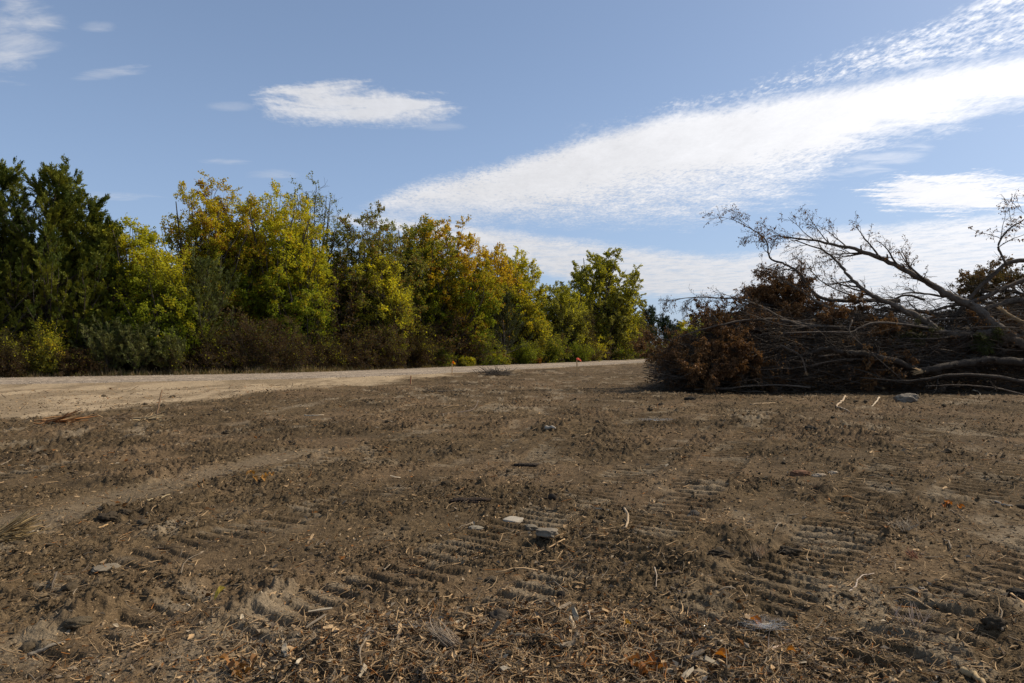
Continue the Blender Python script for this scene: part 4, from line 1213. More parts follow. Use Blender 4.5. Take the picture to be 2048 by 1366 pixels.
# the marker laths
def lath(px, py, h, w, label, flag=None, red=None, lean=0.02):
    p = hit(px, py)
    root = thing('survey_lath', p, label, 'stake')
    w2, t2 = w / 2, w * 0.28
    v = [[-w2, -t2, -.12], [w2, -t2, -.12], [w2, t2, -.12], [-w2, t2, -.12], [-w2, -t2, h], [w2, -t2, h * .99], [w2, t2, h * .985], [-w2, t2, h]]
    f = [[0, 1, 5, 4], [1, 2, 6, 5], [2, 3, 7, 6], [3, 0, 4, 7], [4, 5, 6, 7], [3, 2, 1, 0]]
    v = np.array(v); v[:, 0] += v[:, 2] * lean
    mb = MB(); mb.add(v, f, np.array([0.68, 0.42, 0.19])); mb.build('lath', M_paint, root, smooth_=False)
    if red is not None:
        vv = np.array([[-w2 - .004, -t2 - .003, .02], [-w2 + w * .35, -t2 - .003, .02], [-w2 + w * .35, -t2 - .003, h * .93], [-w2 - .004, -t2 - .003, h * .93], [-w2 - .004, t2, .02], [-w2 - .004, t2, h * .93]])
        vv[:, 0] += vv[:, 2] * lean
        mb = MB(); mb.add(vv, [[0, 1, 2, 3], [4, 0, 3, 5]], np.array(red)); mb.build('painted_edge', M_paint, root, smooth_=False)
    if flag is not None:
        K = 9; rng = np.random.default_rng(int(px))
        for q, (c, L, wd, ph) in enumerate(flag):
            t = np.linspace(0, 1, K)
            x = w2 + t * L * .8 + h * lean; z = h * .97 - 0.5 * L * t ** 1.5; y = np.sin(t * 6 + ph) * .02 - t2 - .004
            hw = wd * (1 - .55 * t)
            a = np.column_stack([x, y, z + hw * .5]); b = np.column_stack([x - hw * .2, y + .012 * np.sin(t * 9), z - hw * .6])
            idx = np.arange(K)
            F = np.column_stack([idx[:-1], idx[1:], idx[1:] + K, idx[:-1] + K])
            mb = MB(); mb.add(np.concatenate([a, b]), F, np.array(c)); mb.build('flagging', M_flag, root)
        # tape wrapped round the top
        mb = MB(); tubes(mb, [[h * lean, 0, h * .88], [h * lean, 0, h * .985]], [w * .62, w * .62], 8, np.array(flag[0][0])); mb.build('tape_wrap', M_flag, root)
    return root


lath(822, 769, 0.40, 0.055, 'short bare wooden survey stake with a red painted edge, no flag', red=(0.55, 0.09, 0.03))
lath(904, 751, 0.78, 0.05, 'wooden survey lath with yellow and orange flagging at the road edge', flag=[((0.85, 0.48, 0.02), .22, .15, 0.), ((0.75, 0.16, 0.02), .13, .17, 1.)])
lath(1154, 753, 1.02, 0.055, 'tall wooden survey lath with a pink flag, nearest the brush pile', flag=[((0.95, 0.24, 0.2), .28, .12, 0.), ((0.95, 0.27, 0.22), .25, .08, 2.)], lean=-.01)

# single larger pieces
lump('rotten_log', 942, 1005, .37, .062, 'short dark half rotten log lying across the bare soil, right of centre', 'log', M_bark, (.045, .03, .02), 3, dp=.09, k=.45, ang=.08, box=.35, sink=.25)
lump('bark_slab', 1055, 931, .34, .05, 'dark flat bark slab beyond the short rotten log', 'bark', M_bark, (.045, .033, .024), 4, dp=.10, k=.5, ang=.1, box=.3)
lump('flat_stone', 1026, 1042, .15, .035, 'pale grey flat square stone lying on the soil in the centre foreground', 'stone', M_stone, (.33, .28, .21), 5, dp=.16, k=.18, ang=-.5, box=.55, sink=.15)
lump('flat_stone', 1092, 1066, .15, .055, 'broken grey stone half buried just right of the pale square stone', 'stone', M_stone, (.19, .155, .11), 6, dp=.12, k=.5, ang=-.4, box=.4, sink=.3)
lump('flat_stone', 1062, 1056, .09, .045, 'small grey stone wedged between the square stone and the broken stone', 'stone', M_stone, (.16, .13, .09), 66, dp=.1, k=.5, ang=.3, box=.4, sink=.3)
lump('flat_stone', 952, 1057, .12, .04, 'grey rounded flat stone left of the pale square stone', 'stone', M_stone, (.21, .175, .125), 7, dp=.10, k=.35, ang=.2, box=.2, sink=.35)
lump('flat_stone', 215, 1134, .17, .02, 'smooth pale soil plate at left, wedge shaped and nearly flat', 'soil plate', M_stone, (.19, .15, .10), 8, dp=.15, k=.3, ang=.6, box=.35, sink=.4)
lump('round_clod', 1104, 999, .075, .075, 'round dark ball of soil standing right of the rotten log', 'clod', M_clod, (.04, .032, .025), 9, k=.3, sink=.15)
lump('round_clod', 1387, 1030, .10, .07, 'smooth grey brown round lump at the right middle', 'clod', M_clod, (.09, .075, .058), 10, k=.3)
lump('round_clod', 1122, 1192, .05, .05, 'small dark ball of soil above the litter band', 'clod', M_clod, (.035, .028, .022), 11, k=.3, sink=.2)
lump('boulder_stump', 1811, 803, .62, .34, 'grey weathered wood lump with a dark hollow before the brush pile', 'stump', M_bark, (.21, .175, .13), 12, dp=.4, k=.55, box=.2, sink=.35)
lump('dark_clod', 1622, 862, .28, .13, 'single dark clod on open soil below the brush pile', 'clod', M_clod, (.035, .028, .02), 13, k=.6)
lump('dark_clod', 1380, 800, .35, .14, 'dark clod in front of the left foot of the brush pile', 'clod', M_clod, (.035, .028, .02), 14, k=.6)
lump('dark_clod', 680, 1006, .10, .07, 'dark clod left of the rotten log', 'clod', M_clod, (.062, .046, .029), 15, k=.6)
lump('dark_clod', 222, 1036, .16, .08, 'crumbly dark clod right of the straw coloured root stub', 'clod', M_clod, (.062, .046, .029), 16, k=.8)
lump('dark_clod', 252, 1028, .10, .06, 'smaller crumbly clod beside the crumbly dark clod', 'clod', M_clod, (.062, .046, .029), 17, k=.8)
lump('dark_clod', 160, 1245, .13, .05, 'wedge shaped dark clod at lower left', 'clod', M_clod, (.10, .075, .045), 18, dp=.1, k=.5, ang=.2)
lump('dark_clod', 1985, 1250, .11, .075, 'tall dark clod near the lower right edge', 'clod', M_clod, (.062, .046, .029), 19, k=.7)
lump('dark_clod', 1880, 1275, .13, .08, 'dark angular clod lower right, left of the tall clod', 'clod', M_clod, (.062, .046, .029), 20, k=.7)
lump('dark_clod', 1000, 1238, .12, .08, 'blocky brown clod among the wood litter', 'clod', M_clod, (.08, .062, .044), 21, k=.6)
lump('dark_clod', 1575, 1105, .16, .07, 'dark clod on the right hand heap of rough soil', 'clod', M_clod, (.062, .046, .029), 22, k=.8)
lump('dark_clod', 1440, 1110, .16, .07, 'dark clod on the left side of the rough soil heap', 'clod', M_clod, (.062, .046, .029), 23, k=.8)
lump('root_chunk', 1598, 950, .22, .09, 'reddish brown root chunk right of centre with pale chips beside it', 'wood', M_wood, (.17, .085, .045), 24, dp=.12, k=.4, box=.2)
lump('pale_chip', 1635, 952, .16, .05, 'pale splintered wood chunk lying against the reddish root chunk', 'wood', M_wood, (.36, .28, .19), 25, dp=.09, k=.6)
lump('pale_chip', 1665, 946, .12, .04, 'small pale wood chip right of the reddish root chunk', 'wood', M_wood, (.33, .26, .18), 26, dp=.07, k=.6)
lump('pale_chip', 1400, 1345, .10, .03, 'flat tan wood chip in the litter band right', 'wood', M_wood, (.33, .24, .14), 27, dp=.06, k=.5)
lump('dark_clod', 2035, 1195, .12, .08, 'square dark clod touching the right edge', 'clod', M_clod, (.035, .028, .02), 28, k=.4, box=.4)

stick('upright_stick', [(314, 838), (317, 836), (321, 835), (325, 834)], .022, 'brown stick standing upright out of the soil at left', col=(.16, .10, .055), seed=41, rise=[0, .22, .42, .60], taper=.75)
stick('thin_root', [(1020, 1270), (1060, 1277), (1110, 1292), (1140, 1300)], .016, 'thick bark covered stick in the middle of the litter band', col=(.20, .155, .10), seed=42)
stick('thin_root', [(1000, 1258), (1030, 1280), (1055, 1310), (1065, 1338)], .009, 'curved bare root beside the thick bark covered stick', col=(.25, .19, .12), seed=43)
stick('thin_root', [(705, 1254), (760, 1257), (820, 1256), (850, 1252)], .008, 'straight grey stick left of the large cobweb', col=(.24, .19, .13), seed=44)
stick('thin_root', [(865, 1345), (866, 1315), (880, 1295), (915, 1283), (940, 1282)], .007, 'hooked tan root below the large cobweb', col=(.33, .25, .15), seed=45)
stick('thin_root', [(1690, 1186), (1708, 1172), (1712, 1160), (1725, 1150), (1745, 1147)], .006, 'pale snake shaped bare root at the right', col=(.42, .33, .25), seed=46, lift=1.2)
stick('thin_root', [(1512, 1312), (1540, 1297), (1556, 1290), (1573, 1281)], .007, 'pale crooked twig below the small cobweb', col=(.45, .33, .24), seed=47, twigs=2)
stick('thin_root', [(1370, 1318), (1400, 1304), (1425, 1300), (1452, 1308)], .014, 'dark crooked branch piece on the right of the litter band', col=(.08, .065, .05), seed=48, twigs=2)
stick('thin_root', [(1922, 1342), (1945, 1355), (1965, 1375)], .018, 'tan split stick cut off by the lower right corner', col=(.38, .27, .14), seed=49)
stick('thin_root', [(1140, 1245), (1150, 1265), (1166, 1287)], .009, 'pale pointed wood splinter standing out of the litter', col=(.36, .27, .17), seed=50, rise=[.03, .015, 0], taper=1.4)
stick('thin_root', [(1175, 1230), (1180, 1240), (1176, 1256)], .005, 'small pale twig above the pointed splinter', col=(.40, .30, .2), seed=51, rise=[.03, .01, 0])
stick('thin_root', [(1308, 1146), (1312, 1160), (1310, 1178)], .005, 'thin pale twig standing in the rough soil', col=(.38, .29, .2), seed=52, rise=[.04, .02, 0])
stick('thin_root', [(1340, 1174), (1362, 1183), (1382, 1192)], .006, 'slim grey twig right of the standing pale twig', col=(.3, .24, .18), seed=53)
stick('thin_root', [(1135, 1105), (1142, 1120), (1156, 1132)], .010, 'short dark twig in the middle of the rough soil', col=(.08, .06, .045), seed=54)
stick('thin_root', [(1247, 1030), (1256, 1045), (1250, 1060), (1238, 1062)], .012, 'pale forked root end right of the grey stones', col=(.32, .23, .14), seed=55, twigs=3, rise=[.06, .03, .02, 0])
stick('thin_root', [(62, 1312), (95, 1295), (135, 1284)], .011, 'grey stick lying at the lower left', col=(.22, .18, .13), seed=56)
stick('thin_root', [(85, 1186), (110, 1190), (142, 1184)], .008, 'tan curved stick at left below the wedge shaped plate', col=(.30, .22, .13), seed=57)
stick('thin_root', [(118, 1158), (110, 1172), (104, 1186)], .007, 'short dark twig standing over the tan curved stick', col=(.12, .09, .06), seed=58, rise=[.05, .02, 0])
stick('thin_root', [(296, 1002), (320, 996), (342, 989)], .010, 'yellowish stick left of centre on smooth soil', col=(.38, .29, .16), seed=59)
stick('thin_root', [(297, 1026), (304, 1018), (320, 1014)], .006, 'small curved pale root under the yellowish stick', col=(.40, .31, .2), seed=60)
stick('thin_root', [(200, 1056), (215, 1050), (230, 1046)], .008, 'orange tan twig below the crumbly dark clod', col=(.38, .24, .11), seed=61)
stick('thin_root', [(662, 1148), (672, 1143), (678, 1131)], .005, 'small hooked pale root in the left centre foreground', col=(.42, .32, .2), seed=62)
stick('thin_root', [(1985, 1003), (2003, 1010), (2022, 1012)], .012, 'grey stick on the smooth soil near the right edge', col=(.27, .23, .18), seed=63)
stick('thin_root', [(1898, 1020), (1915, 1030), (1930, 1042)], .007, 'tan twig under the orange leaf cluster', col=(.34, .24, .14), seed=64)
stick('thin_root', [(1835, 1175), (1848, 1180), (1858, 1186)], .010, 'short grey stick right of the snake shaped root', col=(.24, .2, .15), seed=65)
stick('thin_root', [(1650, 1276), (1670, 1277), (1692, 1278)], .010, 'brown stick lying right of the small cobweb', col=(.2, .15, .1), seed=66)
stick('forked_wood', [(1690, 800), (1682, 808), (1672, 814), (1684, 819), (1698, 826)], .03, 'pale forked wood scrap in front of the brush pile', cat='wood', col=(.44, .32, .2), seed=67, rise=[.10, .06, .02, .02, .02])
stick('forked_wood', [(1757, 800), (1750, 808), (1742, 815)], .025, 'straight pale wood scrap right of the forked scrap', cat='wood', col=(.46, .36, .24), seed=68, rise=[.06, .03, 0])
stick('forked_wood', [(1944, 784), (1956, 787), (1962, 797)], .02, 'pale bent twig standing at the right foot of the pile', cat='wood', col=(.46, .36, .24), seed=69, rise=[.05, .05, 0])
stick('forked_wood', [(1500, 810), (1525, 808), (1550, 806)], .025, 'tan wood strip on the soil left of the forked scrap', cat='wood', col=(.36, .25, .14), seed=70)
stick('far_stick', [(880, 830), (910, 826), (945, 824), (958, 815)], .018, 'long thin branch lying on the soil in the middle distance', col=(.15, .11, .08), seed=71, rise=[0, 0, .05, .2], twigs=3)
stick('far_stick', [(855, 783), (900, 783), (935, 783)], .025, 'dark flat branch beyond the middle distance', col=(.06, .05, .04), seed=72)
stick('far_stick', [(610, 831), (630, 832), (648, 830)], .02, 'pale stick on soil left of the long thin branch', col=(.38, .3, .2), seed=73)
stick('far_stick', [(1092, 858), (1110, 857)], .04, 'whitish wood scrap in the middle distance', col=(.45, .37, .27), seed=74)


def bundle(name, px, py, n, L, W, label, cols, seed, az=0.0, up=0.15, r=.006, cat='wood', spread=.25, off=None):
    """splintered wood fibres or shredded bark fanning from one end"""
    rng = np.random.default_rng(seed)
    o = hit(px, py)
    az = az + rng.normal(0, spread, n)
    D = np.column_stack([np.cos(az), np.sin(az), up + rng.normal(0, .12, n)])
    P = np.empty((n, 5, 3)); P[:, 0] = rng.normal(size=(n, 3)) * np.array([W, W, W * .4]) + np.array([0, 0, .02])
    ln = L * rng.uniform(.5, 1.1, n)
    for k in range(1, 5):
        D = nrm(D + rng.normal(size=D.shape) * .12); P[:, k] = P[:, k - 1] + D * (ln / 4)[:, None]
    P[..., 2] = np.maximum(P[..., 2], .003)
    k = rng.random((n, 1)); c = np.array(cols[0]) * (1 - k) + np.array(cols[1]) * k
    mb = MB(); tubes(mb, P, r * rng.uniform(.5, 1.5, n)[:, None] * np.array([1, 1.1, 1, .7, .3])[None], 4, c * rng.uniform(.6, 1.2, (n, 1)))
    ob = mb.build(name, M_wood); ob.location = o
    return tag(ob, label, cat)


bundle('root_stub', -28, 1088, 170, .36, .03, 'straw coloured splintered root stub at the left edge', ((.42, .29, .13), (.2, .14, .07)), 81, az=.5, up=.30, r=.0045, spread=.2)
bundle('bark_shreds', 88, 848, 60, .8, .08, 'reddish shredded bark strip on the soil at far left', ((.36, .15, .05), (.30, .19, .09)), 82, az=.15, up=.05, r=.014, spread=.3)
bundle('bark_shreds', 225, 840, 26, .5, .05, 'tan shredded wood strip right of the reddish bark', ((.3, .2, .11), (.2, .14, .08)), 83, az=.1, up=.05, r=.012)
bundle('bark_shreds', 290, 842, 30, .45, .1, 'tan wood shreds at the foot of the upright stick', ((.36, .27, .15), (.25, .18, .1)), 84, az=.6, up=.1, r=.012, spread=.9)
bundle('dry_tuft', 1518, 1115, 55, .09, .02, 'pale dry grass tuft on the rough soil heap', ((.45, .33, .2), (.36, .22, .12)), 85, az=1.6, up=1.2, r=.0016, spread=1.5, cat='grass tuft')
bundle('dry_tuft', 1826, 1118, 50, .07, .02, 'small red brown dry tuft at the right', ((.30, .1, .05), (.3, .17, .1)), 86, az=1.6, up=.9, r=.0015, spread=1.6, cat='grass tuft')
bundle('dry_tuft', 1805, 1058, 60, .10, .04, 'pale straw tuft on smooth soil at the right', ((.5, .4, .28), (.36, .27, .17)), 87, az=1.6, up=.7, r=.0016, spread=1.6, cat='grass tuft')
bundle('dry_tuft', 1822, 1255, 26, .12, .05, 'row of thin dry stems lower right', ((.45, .33, .25), (.36, .25, .17)), 88, az=.8, up=1.0, r=.0018, spread=.6, cat='grass tuft')
bundle('bark_shreds', 905, 1292, 160, .17, .018, 'pale fibrous wood wedge beside the large cobweb', ((.46, .36, .25), (.3, .22, .14)), 89, az=2.35, up=.12, r=.0018, spread=.16)

# twig heap at the road edge
rngh = np.random.default_rng(33)
ph = hit(992, 750)
hp = thing('twig_heap', ph, 'low heap of dark twigs at the near edge of the road', 'brush heap')
nn = 240
a = rngh.random(nn) * 6.28
P = np.empty((nn, 5, 3)); P[:, 0] = np.column_stack([rngh.normal(0, .5, nn), rngh.normal(0, .3, nn), rngh.random(nn) * .18])
D = np.column_stack([np.cos(a), np.sin(a) * .5, rngh.normal(0.1, .25, nn)]); ln = rngh.uniform(.2, .8, nn)
for k in range(1, 5):
    D = nrm(D + rngh.normal(size=D.shape) * .2); P[:, k] = P[:, k - 1] + D * (ln / 4)[:, None]
P[..., 2] = np.abs(P[..., 2])
mb = MB(); tubes(mb, P, rngh.uniform(.006, .018, nn)[:, None] * np.linspace(1, .4, 5)[None], 4, np.array([.10, .08, .06]) * rngh.uniform(.5, 1.6, (nn, 1))); mb.build('twigs', M_bark, hp)
mb = MB(); tubes(mb, [[-.55, 0, .05], [-.62, 0, .25], [-.8, 0, .42]], [.03, .025, .01], 6, DARKW); tubes(mb, [[.1, 0, .05], [.0, 0, .3], [-.08, .05, .52]], [.035, .03, .012], 6, DARKW); mb.build('stubs', M_bark, hp)
mb = MB(); tubes(mb, [[.3, -.3, .03], [.6, -.32, .06], [.95, -.3, .03]], [.03, .04, .02], 6, GREYW * 1.3); mb.build('pale_piece', M_wood, hp)


# ------------------------------------------------------------------ cobwebs
def web(px, py, W, label, seed):
    rng = np.random.default_rng(seed)
    o = hit(px, py)
    n = 120
    a = rng.random(n) * 6.28; r = W * (0.3 + 1.1 * rng.random(n) ** 1.2)
    # sheet of silk: strands from rim to rim sagging to a funnel in the middle
    b = a + rng.normal(PI * .7, .7, n)
    A = np.column_stack([np.cos(a) * r, np.sin(a) * r * .8, np.zeros(n)]); B = np.column_stack([np.cos(b) * r, np.sin(b) * r * .8, np.zeros(n)])
    t = np.linspace(0, 1, 6)[None, :, None]
    P = A[:, None] * (1 - t) + B[:, None] * t
    rr = np.linalg.norm(P[..., :2], axis=-1)
    P[..., 2] = 0.028 + 0.02 * rng.random((n, 1)) - .02 * np.exp(-(rr / (W * .3)) ** 2)
    mb = MB(); tubes(mb, P, np.full(P.shape[:2], .00026), 3, np.array([.55, .56, .58]))
    ob = mb.build('cobweb', M_web); ob.location = o
    tag(ob, label, 'cobweb')


web(858, 1272, .13, 'large grey cobweb stretched over the litter, lower centre', 1)
web(1527, 1256, .11, 'small cobweb with an orange leaf in it, lower right', 2)
web(1312, 842, .35, 'whitish cobweb patch far out on the soil below the left end of the pile', 3)


# ------------------------------------------------------------------ leaves one can pick out
def curled_leaf(px, py, L, col, label, seed, az=0., tilt=.5, group=None):
    rng = np.random.default_rng(seed)
    o = hit(px, py)
    nu, nv = 9, 7
    u = np.linspace(0, 1, nu); v = np.linspace(-1, 1, nv)
    U, V = np.meshgrid(u, v, indexing='ij')
    wid = L * .32 * np.sin(np.pi * U ** .8) ** .8 * (1 + .25 * np.sin(U * 19 + seed))
    x = U * L; y = V * wid; z = L * .35 * (V ** 2) * np.sin(np.pi * U) + L * .25 * np.sin(U * 3) + .01 + tilt * x * .6
    ca, sa = math.cos(az), math.sin(az)
    Pn = np.column_stack([(x * ca - y * sa).ravel(), (x * sa + y * ca).ravel(), z.ravel()]) + rng.normal(size=(nu * nv, 3)) * L * .012
    idx = np.arange(nu * nv).reshape(nu, nv)
    F = np.stack([idx[:-1, :-1], idx[1:, :-1], idx[1:, 1:], idx[:-1, 1:]], -1).reshape(-1, 4)
    mb = MB(); mb.add(Pn, F, np.array(col)); ob = mb.build('fallen_leaf', M_dead); ob.location = o
    return tag(ob, label, 'leaf', group)


curled_leaf(1462, 1330, .085, (.45, .17, .03), 'largest orange leaf, lying right of the litter band', 1, az=2.6, tilt=.5)
curled_leaf(1522, 1262, .075, (.42, .15, .03), 'orange leaf caught in the small cobweb', 2, az=2.2, tilt=.8)
curled_leaf(430, 1204, .07, (.55, .40, .07), 'yellow curled leaf standing on bare soil at left', 3, az=.7, tilt=1.4)
curled_leaf(1245, 1252, .045, (.55, .30, .04), 'small yellow orange leaf above the litter band', 4, az=.1, tilt=.1)
curled_leaf(1568, 1304, .05, (.5, .2, .03), 'flat orange leaf by the pale crooked twig', 5, az=-.4, tilt=.1)
for i in range(9):
    curled_leaf(478 + rngh.normal(0, 14), 1338 + rngh.normal(0, 10), .05, np.array([.27, .13, .045]) * rngh.uniform(.7, 1.3), 'orange brown leaf in the cluster at lower left of the litter', 20 + i, az=rngh.random() * 6, tilt=rngh.uniform(.2, 1.2), group='leaf cluster lower left')
for i in range(16):
    curled_leaf(1275 + rngh.normal(0, 24), 1338 + rngh.normal(0, 12), .055, np.array([.25, .10, .03]) * rngh.uniform(.6, 1.4), 'rusty leaf in the cluster at the bottom, right of centre', 40 + i, az=rngh.random() * 6, tilt=rngh.uniform(.2, 1.3), group='leaf cluster at the bottom')
for i in range(6):
    curled_leaf(1900 + rngh.normal(0, 9), 1015 + rngh.normal(0, 3), .06, np.array([.42, .15, .03]) * rngh.uniform(.7, 1.3), 'orange leaf in the cluster on smooth soil at right', 60 + i, az=rngh.random() * 6, tilt=rngh.uniform(.1, .6), group='leaf cluster at right')
for i in range(8):
    curled_leaf(515 + rngh.normal(0, 16), 957 + rngh.normal(0, 4), .08, np.array([.38, .19, .05]) * rngh.uniform(.7, 1.3), 'brown orange leaf in the cluster left of the rotten log', 70 + i, az=rngh.random() * 6, tilt=rngh.uniform(.1, .8), group='leaf cluster left of the log')


# ------------------------------------------------------------------ what nobody could count
def spread(rng, n, r0=2.55, r1=30, pw=1.0):
    """scattered spots, denser near the viewer's side of the field"""
    u = rng.random(n) ** pw
    r = r0 * (r1 / r0) ** u
    a = rad(1) * rng.uniform(-43, 43, n)
    return r * np.sin(a), r * np.cos(a)


def litter_weight(x, y):
    d = np.maximum(y, .5); px = 1024 + x / d * FPX; py = HZ + EYE / d * FPX
    band = np.exp(-((px - 1080) / 430) ** 2) * smooth(1215, 1300, py)
    diag = np.exp(-((px - (1250 - (py - 1050) * .6)) / 130) ** 2) * smooth(960, 1080, py) * .5
    right = smooth(1300, 1700, px) * .25
    return band, diag + right


def fine_litter():
    rng = np.random.default_rng(120)
    # fibres and splinters
    n = 120000
    x, y = spread(rng, n)
    bd, dg = litter_weight(x, y)
    cl = fbm(x / .5, y / .5, 4, 130)
    w = .10 + .55 * smooth(.42, .68, cl) + dg * .8 + bd * .6
    m = rng.random(n) < w
    x, y = x[m], y[m]
    # the thick band of litter at the bottom
    k = 26000
    bx = rng.normal(1080, 330, k); by = 1430 - 215 * rng.random(k) ** 1.2 + np.abs(bx - 1080) * .06
    bz = ground_at(bx, by)
    x = np.concatenate([x, bz[0]]); y = np.concatenate([y, bz[1]])
    n = len(x)
    rd, _, _ = polydist(x, y, road_c)
    m = rd > 4.6; x, y = x[m], y[m]; n = len(x)
    r = np.hypot(x, y)
    L = (0.012 + 0.085 * rng.random(n) ** 2.6) * (1 + r / 14)
    a = rng.random(n) * 6.28
    D = np.column_stack([np.cos(a), np.sin(a), rng.normal(.05, .22, n)])
    z = ground(x, y)
    P = np.empty((n, 4, 3)); P[:, 0] = np.column_stack([x, y, z + .004])
    bend = rng.normal(size=D.shape) * np.array([1, 1, .3]) * .3
    for k_ in (1, 2, 3):
        D = nrm(D + bend + rng.normal(size=D.shape) * .15); P[:, k_] = P[:, k_ - 1] + D * (L / 3)[:, None]
    R = (0.0007 + 0.0022 * rng.random(n) ** 2.5) * (1 + r / 9)
    t = rng.random((n, 1)); q = rng.random((n, 1))
    c = np.where(q < .5, TAN * .95, np.where(q < .72, GREYW, np.where(q < .91, DARKW * 1.5, ORANGE * .8))) * (.55 + .7 * t)
    mb = MB(); tubes(mb, P, R[:, None] * np.array([1, .95, .8, .5])[None], 3, c)
    tag(mb.build('wood_fibres', M_chip), 'tan splinters, rootlets and straw trodden over the whole field', 'litter', kind='stuff')
    # flat chips and crushed leaves
    n = 60000
    x, y = spread(rng, n)
    bd, dg = litter_weight(x, y); cl = fbm(x / .45, y / .45, 4, 133)
    m = rng.random(n) < (.07 + .5 * smooth(.45, .7, cl) + dg * .8 + bd)
    x, y = x[m], y[m]
    k = 20000
    bx = rng.normal(1090, 330, k); by = 1430 - 205 * rng.random(k) ** 1.2 + np.abs(bx - 1080) * .06
    bz = ground_at(bx, by); x = np.concatenate([x, bz[0]]); y = np.concatenate([y, bz[1]])
    rd, _, _ = polydist(x, y, road_c); m = rd > 4.6; x, y = x[m], y[m]; n = len(x)
    r = np.hypot(x, y)
    L = (0.006 + 0.034 * rng.random(n) ** 2.8) * (1 + r / 12)
    a = rng.random(n) * 6.28
    D = np.column_stack([np.cos(a), np.sin(a), rng.normal(.1, .35, n)])
    q = rng.random((n, 1))
    c = np.where(q < .42, TAN, np.where(q < .68, GREYW * 1.0, np.where(q < .82, ORANGE * .62, np.where(q < .87, PALE * .8, DARKW * 1.4)))) * (.5 + .7 * rng.random((n, 1)))
    mb = MB(); leaves(mb, np.column_stack([x, y, ground(x, y) + .006]), D, L, L * rng.uniform(.25, .7, n), c, rng, .3)
    tag(mb.build('wood_chips_and_leaf_scraps', M_chip, smooth_=False), 'wood chips and crushed brown leaf scraps over the field', 'litter', kind='stuff')
    # crumbs of soil: angular little blocks, most of them a few millimetres
    n = 250000
    x, y = spread(rng, n, 2.5, 26)
    cl = fbm(x / .7, y / .7, 4, 21)
    m = rng.random(n) < (.10 + .9 * smooth(.42, .6, cl)); x, y = x[m], y[m]
    fl = np.zeros(len(x))
    for P_, w in smooths:
        dd, _, _ = polydist(x, y, catmull(P_, 4)); fl = np.maximum(fl, smooth(w + .1, w - .1, dd))
    for P_, w, _s, _d in tracks:
        dd, _, _ = polydist(x, y, catmull(P_, 4)); fl = np.maximum(fl, smooth(w + .08, w - .05, dd) * .7)
    m = rng.random(len(x)) > fl * .85; x, y = x[m], y[m]
    rd, _, _ = polydist(x, y, road_c)
    bx = np.interp(y, [0, 10, 14, 15.2, 17.8, 24, 27.3, 36, 44, 60], [-40, -28, -15, -11.0, -10.0, -9.0, -7.2, -4.6, -2.2, 6.5])
    e = (fbm(x / 1.6, y / 1.6, 4, 11) - 0.5) * 4.0
    m = (rd > 5) & ((x - e > bx - .3) | (rng.random(len(x)) < .16)); x, y = x[m], y[m]; n = len(x)
    r = np.hypot(x, y)
    s_ = (0.0028 + 0.011 * rng.random(n) ** 5.0) * (1 + r / 20)
    V = np.array([[1, 0, 0], [0, 1, 0], [-1, 0, 0], [0, -1, 0], [0, 0, .85], [0, 0, -.85]])
    F = np.array([[0, 1, 4], [1, 2, 4], [2, 3, 4], [3, 0, 4], [1, 0, 5], [2, 1, 5], [3, 2, 5], [0, 3, 5]])
    VV = V[None] * s_[:, None, None] * (0.6 + 0.9 * rng.random((n, 6, 1))) + rng.normal(size=(n, 6, 3)) * s_[:, None, None] * .22
    VV = VV + np.column_stack([x, y, ground(x, y) + s_ * .3])[:, None]
    FF = (np.arange(n)[:, None, None] * 6 + F[None]).reshape(-1, 3)
    c = np.array([0.112, 0.077, 0.041]) * (.3 + 1.0 * rng.random((n, 1))) * np.where(rng.random((n, 1)) < .13, 2.2, 1)
    mb = MB(); mb.add(VV.reshape(-1, 3), FF, np.repeat(c, 6, 0))
    tag(mb.build('soil_crumbs', M_clod, smooth_=False), 'loose crumbs of dark soil strewn over the field', 'soil crumbs', kind='stuff')


fine_litter()


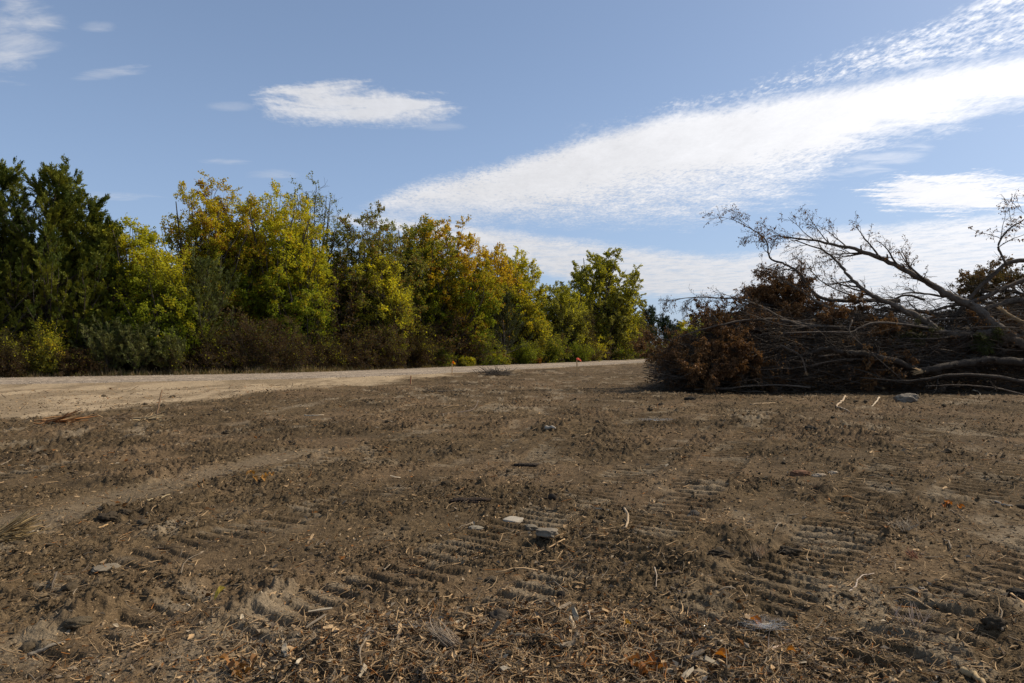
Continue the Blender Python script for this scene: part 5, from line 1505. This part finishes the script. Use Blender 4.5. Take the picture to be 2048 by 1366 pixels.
def medium_debris():
    """pieces large enough to count: sticks, chips and clods, each one a thing"""
    rng = np.random.default_rng(150)
    def zone(px, py):
        return ('the far left', 'the left middle', 'the right middle', 'the far right')[int(np.clip(px / 512, 0, 3))] + (' foreground' if py > 1130 else ' middle ground' if py > 900 else ' far ground')
    for i in range(80):
        py = HZ + 110 * (666 / 110) ** rng.random(); px = rng.uniform(-30, 2080)
        if rng.random() < .35: px, py = rng.normal(1080, 300), rng.uniform(1250, 1366)
        x, y = ground_at(px, py)
        L = rng.uniform(.10, .34) * (1 + y / 25); a = rng.random() * 6.28
        z0 = float(ground(np.array([x]), np.array([y]))[0])
        n = 6; t = np.linspace(-.5, .5, n); bend = rng.normal(0, .12) * L
        X_ = x + np.cos(a) * t * L - np.sin(a) * bend * (t * 2) ** 2; Y_ = y + np.sin(a) * t * L + np.cos(a) * bend * (t * 2) ** 2
        r = rng.uniform(.0025, .007) * (1 + y / 20)
        Z_ = np.convolve(np.pad(ground(X_, Y_), 1, 'edge'), [1 / 3] * 3, 'valid') + r * 1.2 + .008
        P = np.column_stack([X_, Y_, Z_]) + rng.normal(size=(n, 3)) * r * .5
        q = rng.random(); c = (TAN if q < .45 else GREYW if q < .8 else DARKW) * rng.uniform(.7, 1.1)
        mb = MB(); tubes(mb, P, r * (1 - .5 * np.linspace(0, 1, n)) * rng.uniform(.8, 1.2, n), 6, c, cap=True, lump=.25, rng=rng)
        o = shift(mb, [x, y, z0]).build('small_stick', M_wood); o.location = (x, y, z0)
        zn = zone(px, py); tag(o, '%s thin stick lying on the soil in %s' % ('tan' if q < .45 else 'grey' if q < .8 else 'dark', zn), 'stick', 'small sticks, %s' % zn)
    for i in range(90):
        py = HZ + 90 * (666 / 90) ** rng.random(); px = rng.uniform(-30, 2080)
        x, y = ground_at(px, py)
        v, f = ICO3
        sd_ = 600 + i; k = .75
        rr = 1 + (n3(v, 1.7, sd_) - .5) * k * 1.4 + (n3(v, 5., sd_ + 3) - .5) * k
        w = rng.uniform(.012, .034) * (1 + y / 12)
        vv = v * rr[:, None] * np.array([w, w * .85, w * .6])
        z0 = float(ground(np.array([x]), np.array([y]))[0]) + w * .15
        mb = MB(); mb.add(vv, f, np.array([.085, .062, .037]) * rng.uniform(.6, 1.3))
        o = mb.build('soil_clod', M_clod); o.location = (x, y, z0); o.rotation_euler = (0, 0, rng.random() * 6)
        zn = zone(px, py); tag(o, 'crumbly brown soil clod lying in %s' % zn, 'clod', 'soil clods, %s' % zn)
    for i in range(60):
        px, py = rng.normal(1080, 330), rng.uniform(1225, 1370)
        if i % 3 == 0: px, py = rng.uniform(0, 2048), rng.uniform(900, 1300)
        x, y = ground_at(px, py); z0 = float(ground(np.array([x]), np.array([y]))[0])
        w, l, t = rng.uniform(.006, .014), rng.uniform(.025, .07), rng.uniform(.003, .007)
        v = np.array([[a * l, b * w, c * t] for a in (-1, -.3, .4, 1) for b in (-1, 1) for c in (-1, 1)], float)
        v += rng.normal(size=v.shape) * w * .28; v[:2, 1] *= .5
        f = []
        for q in range(3):
            a = q * 4; b = a + 4
            f += [[a, a + 1, b + 1, b], [a + 3, a + 2, b + 2, b + 3], [a + 1, a + 3, b + 3, b + 1], [a + 2, a, b, b + 2]]
        f += [[0, 2, 3, 1], [12, 13, 15, 14]]
        q = rng.random(); mb = MB(); mb.add(v, f, (TAN if q < .5 else PALE * .85 if q < .75 else GREYW) * rng.uniform(.7, 1.15))
        o = mb.build('wood_splinter', M_wood, smooth_=False); o.location = (x, y, z0 + .016)
        o.rotation_euler = (rng.normal(0, .5), rng.normal(0, .4), rng.random() * 6)
        zn = zone(px, py); tag(o, '%s split wood chip lying in %s' % ('tan' if q < .5 else 'pale' if q < .75 else 'grey', zn), 'wood chip', 'wood chips, %s' % zn)


medium_debris()
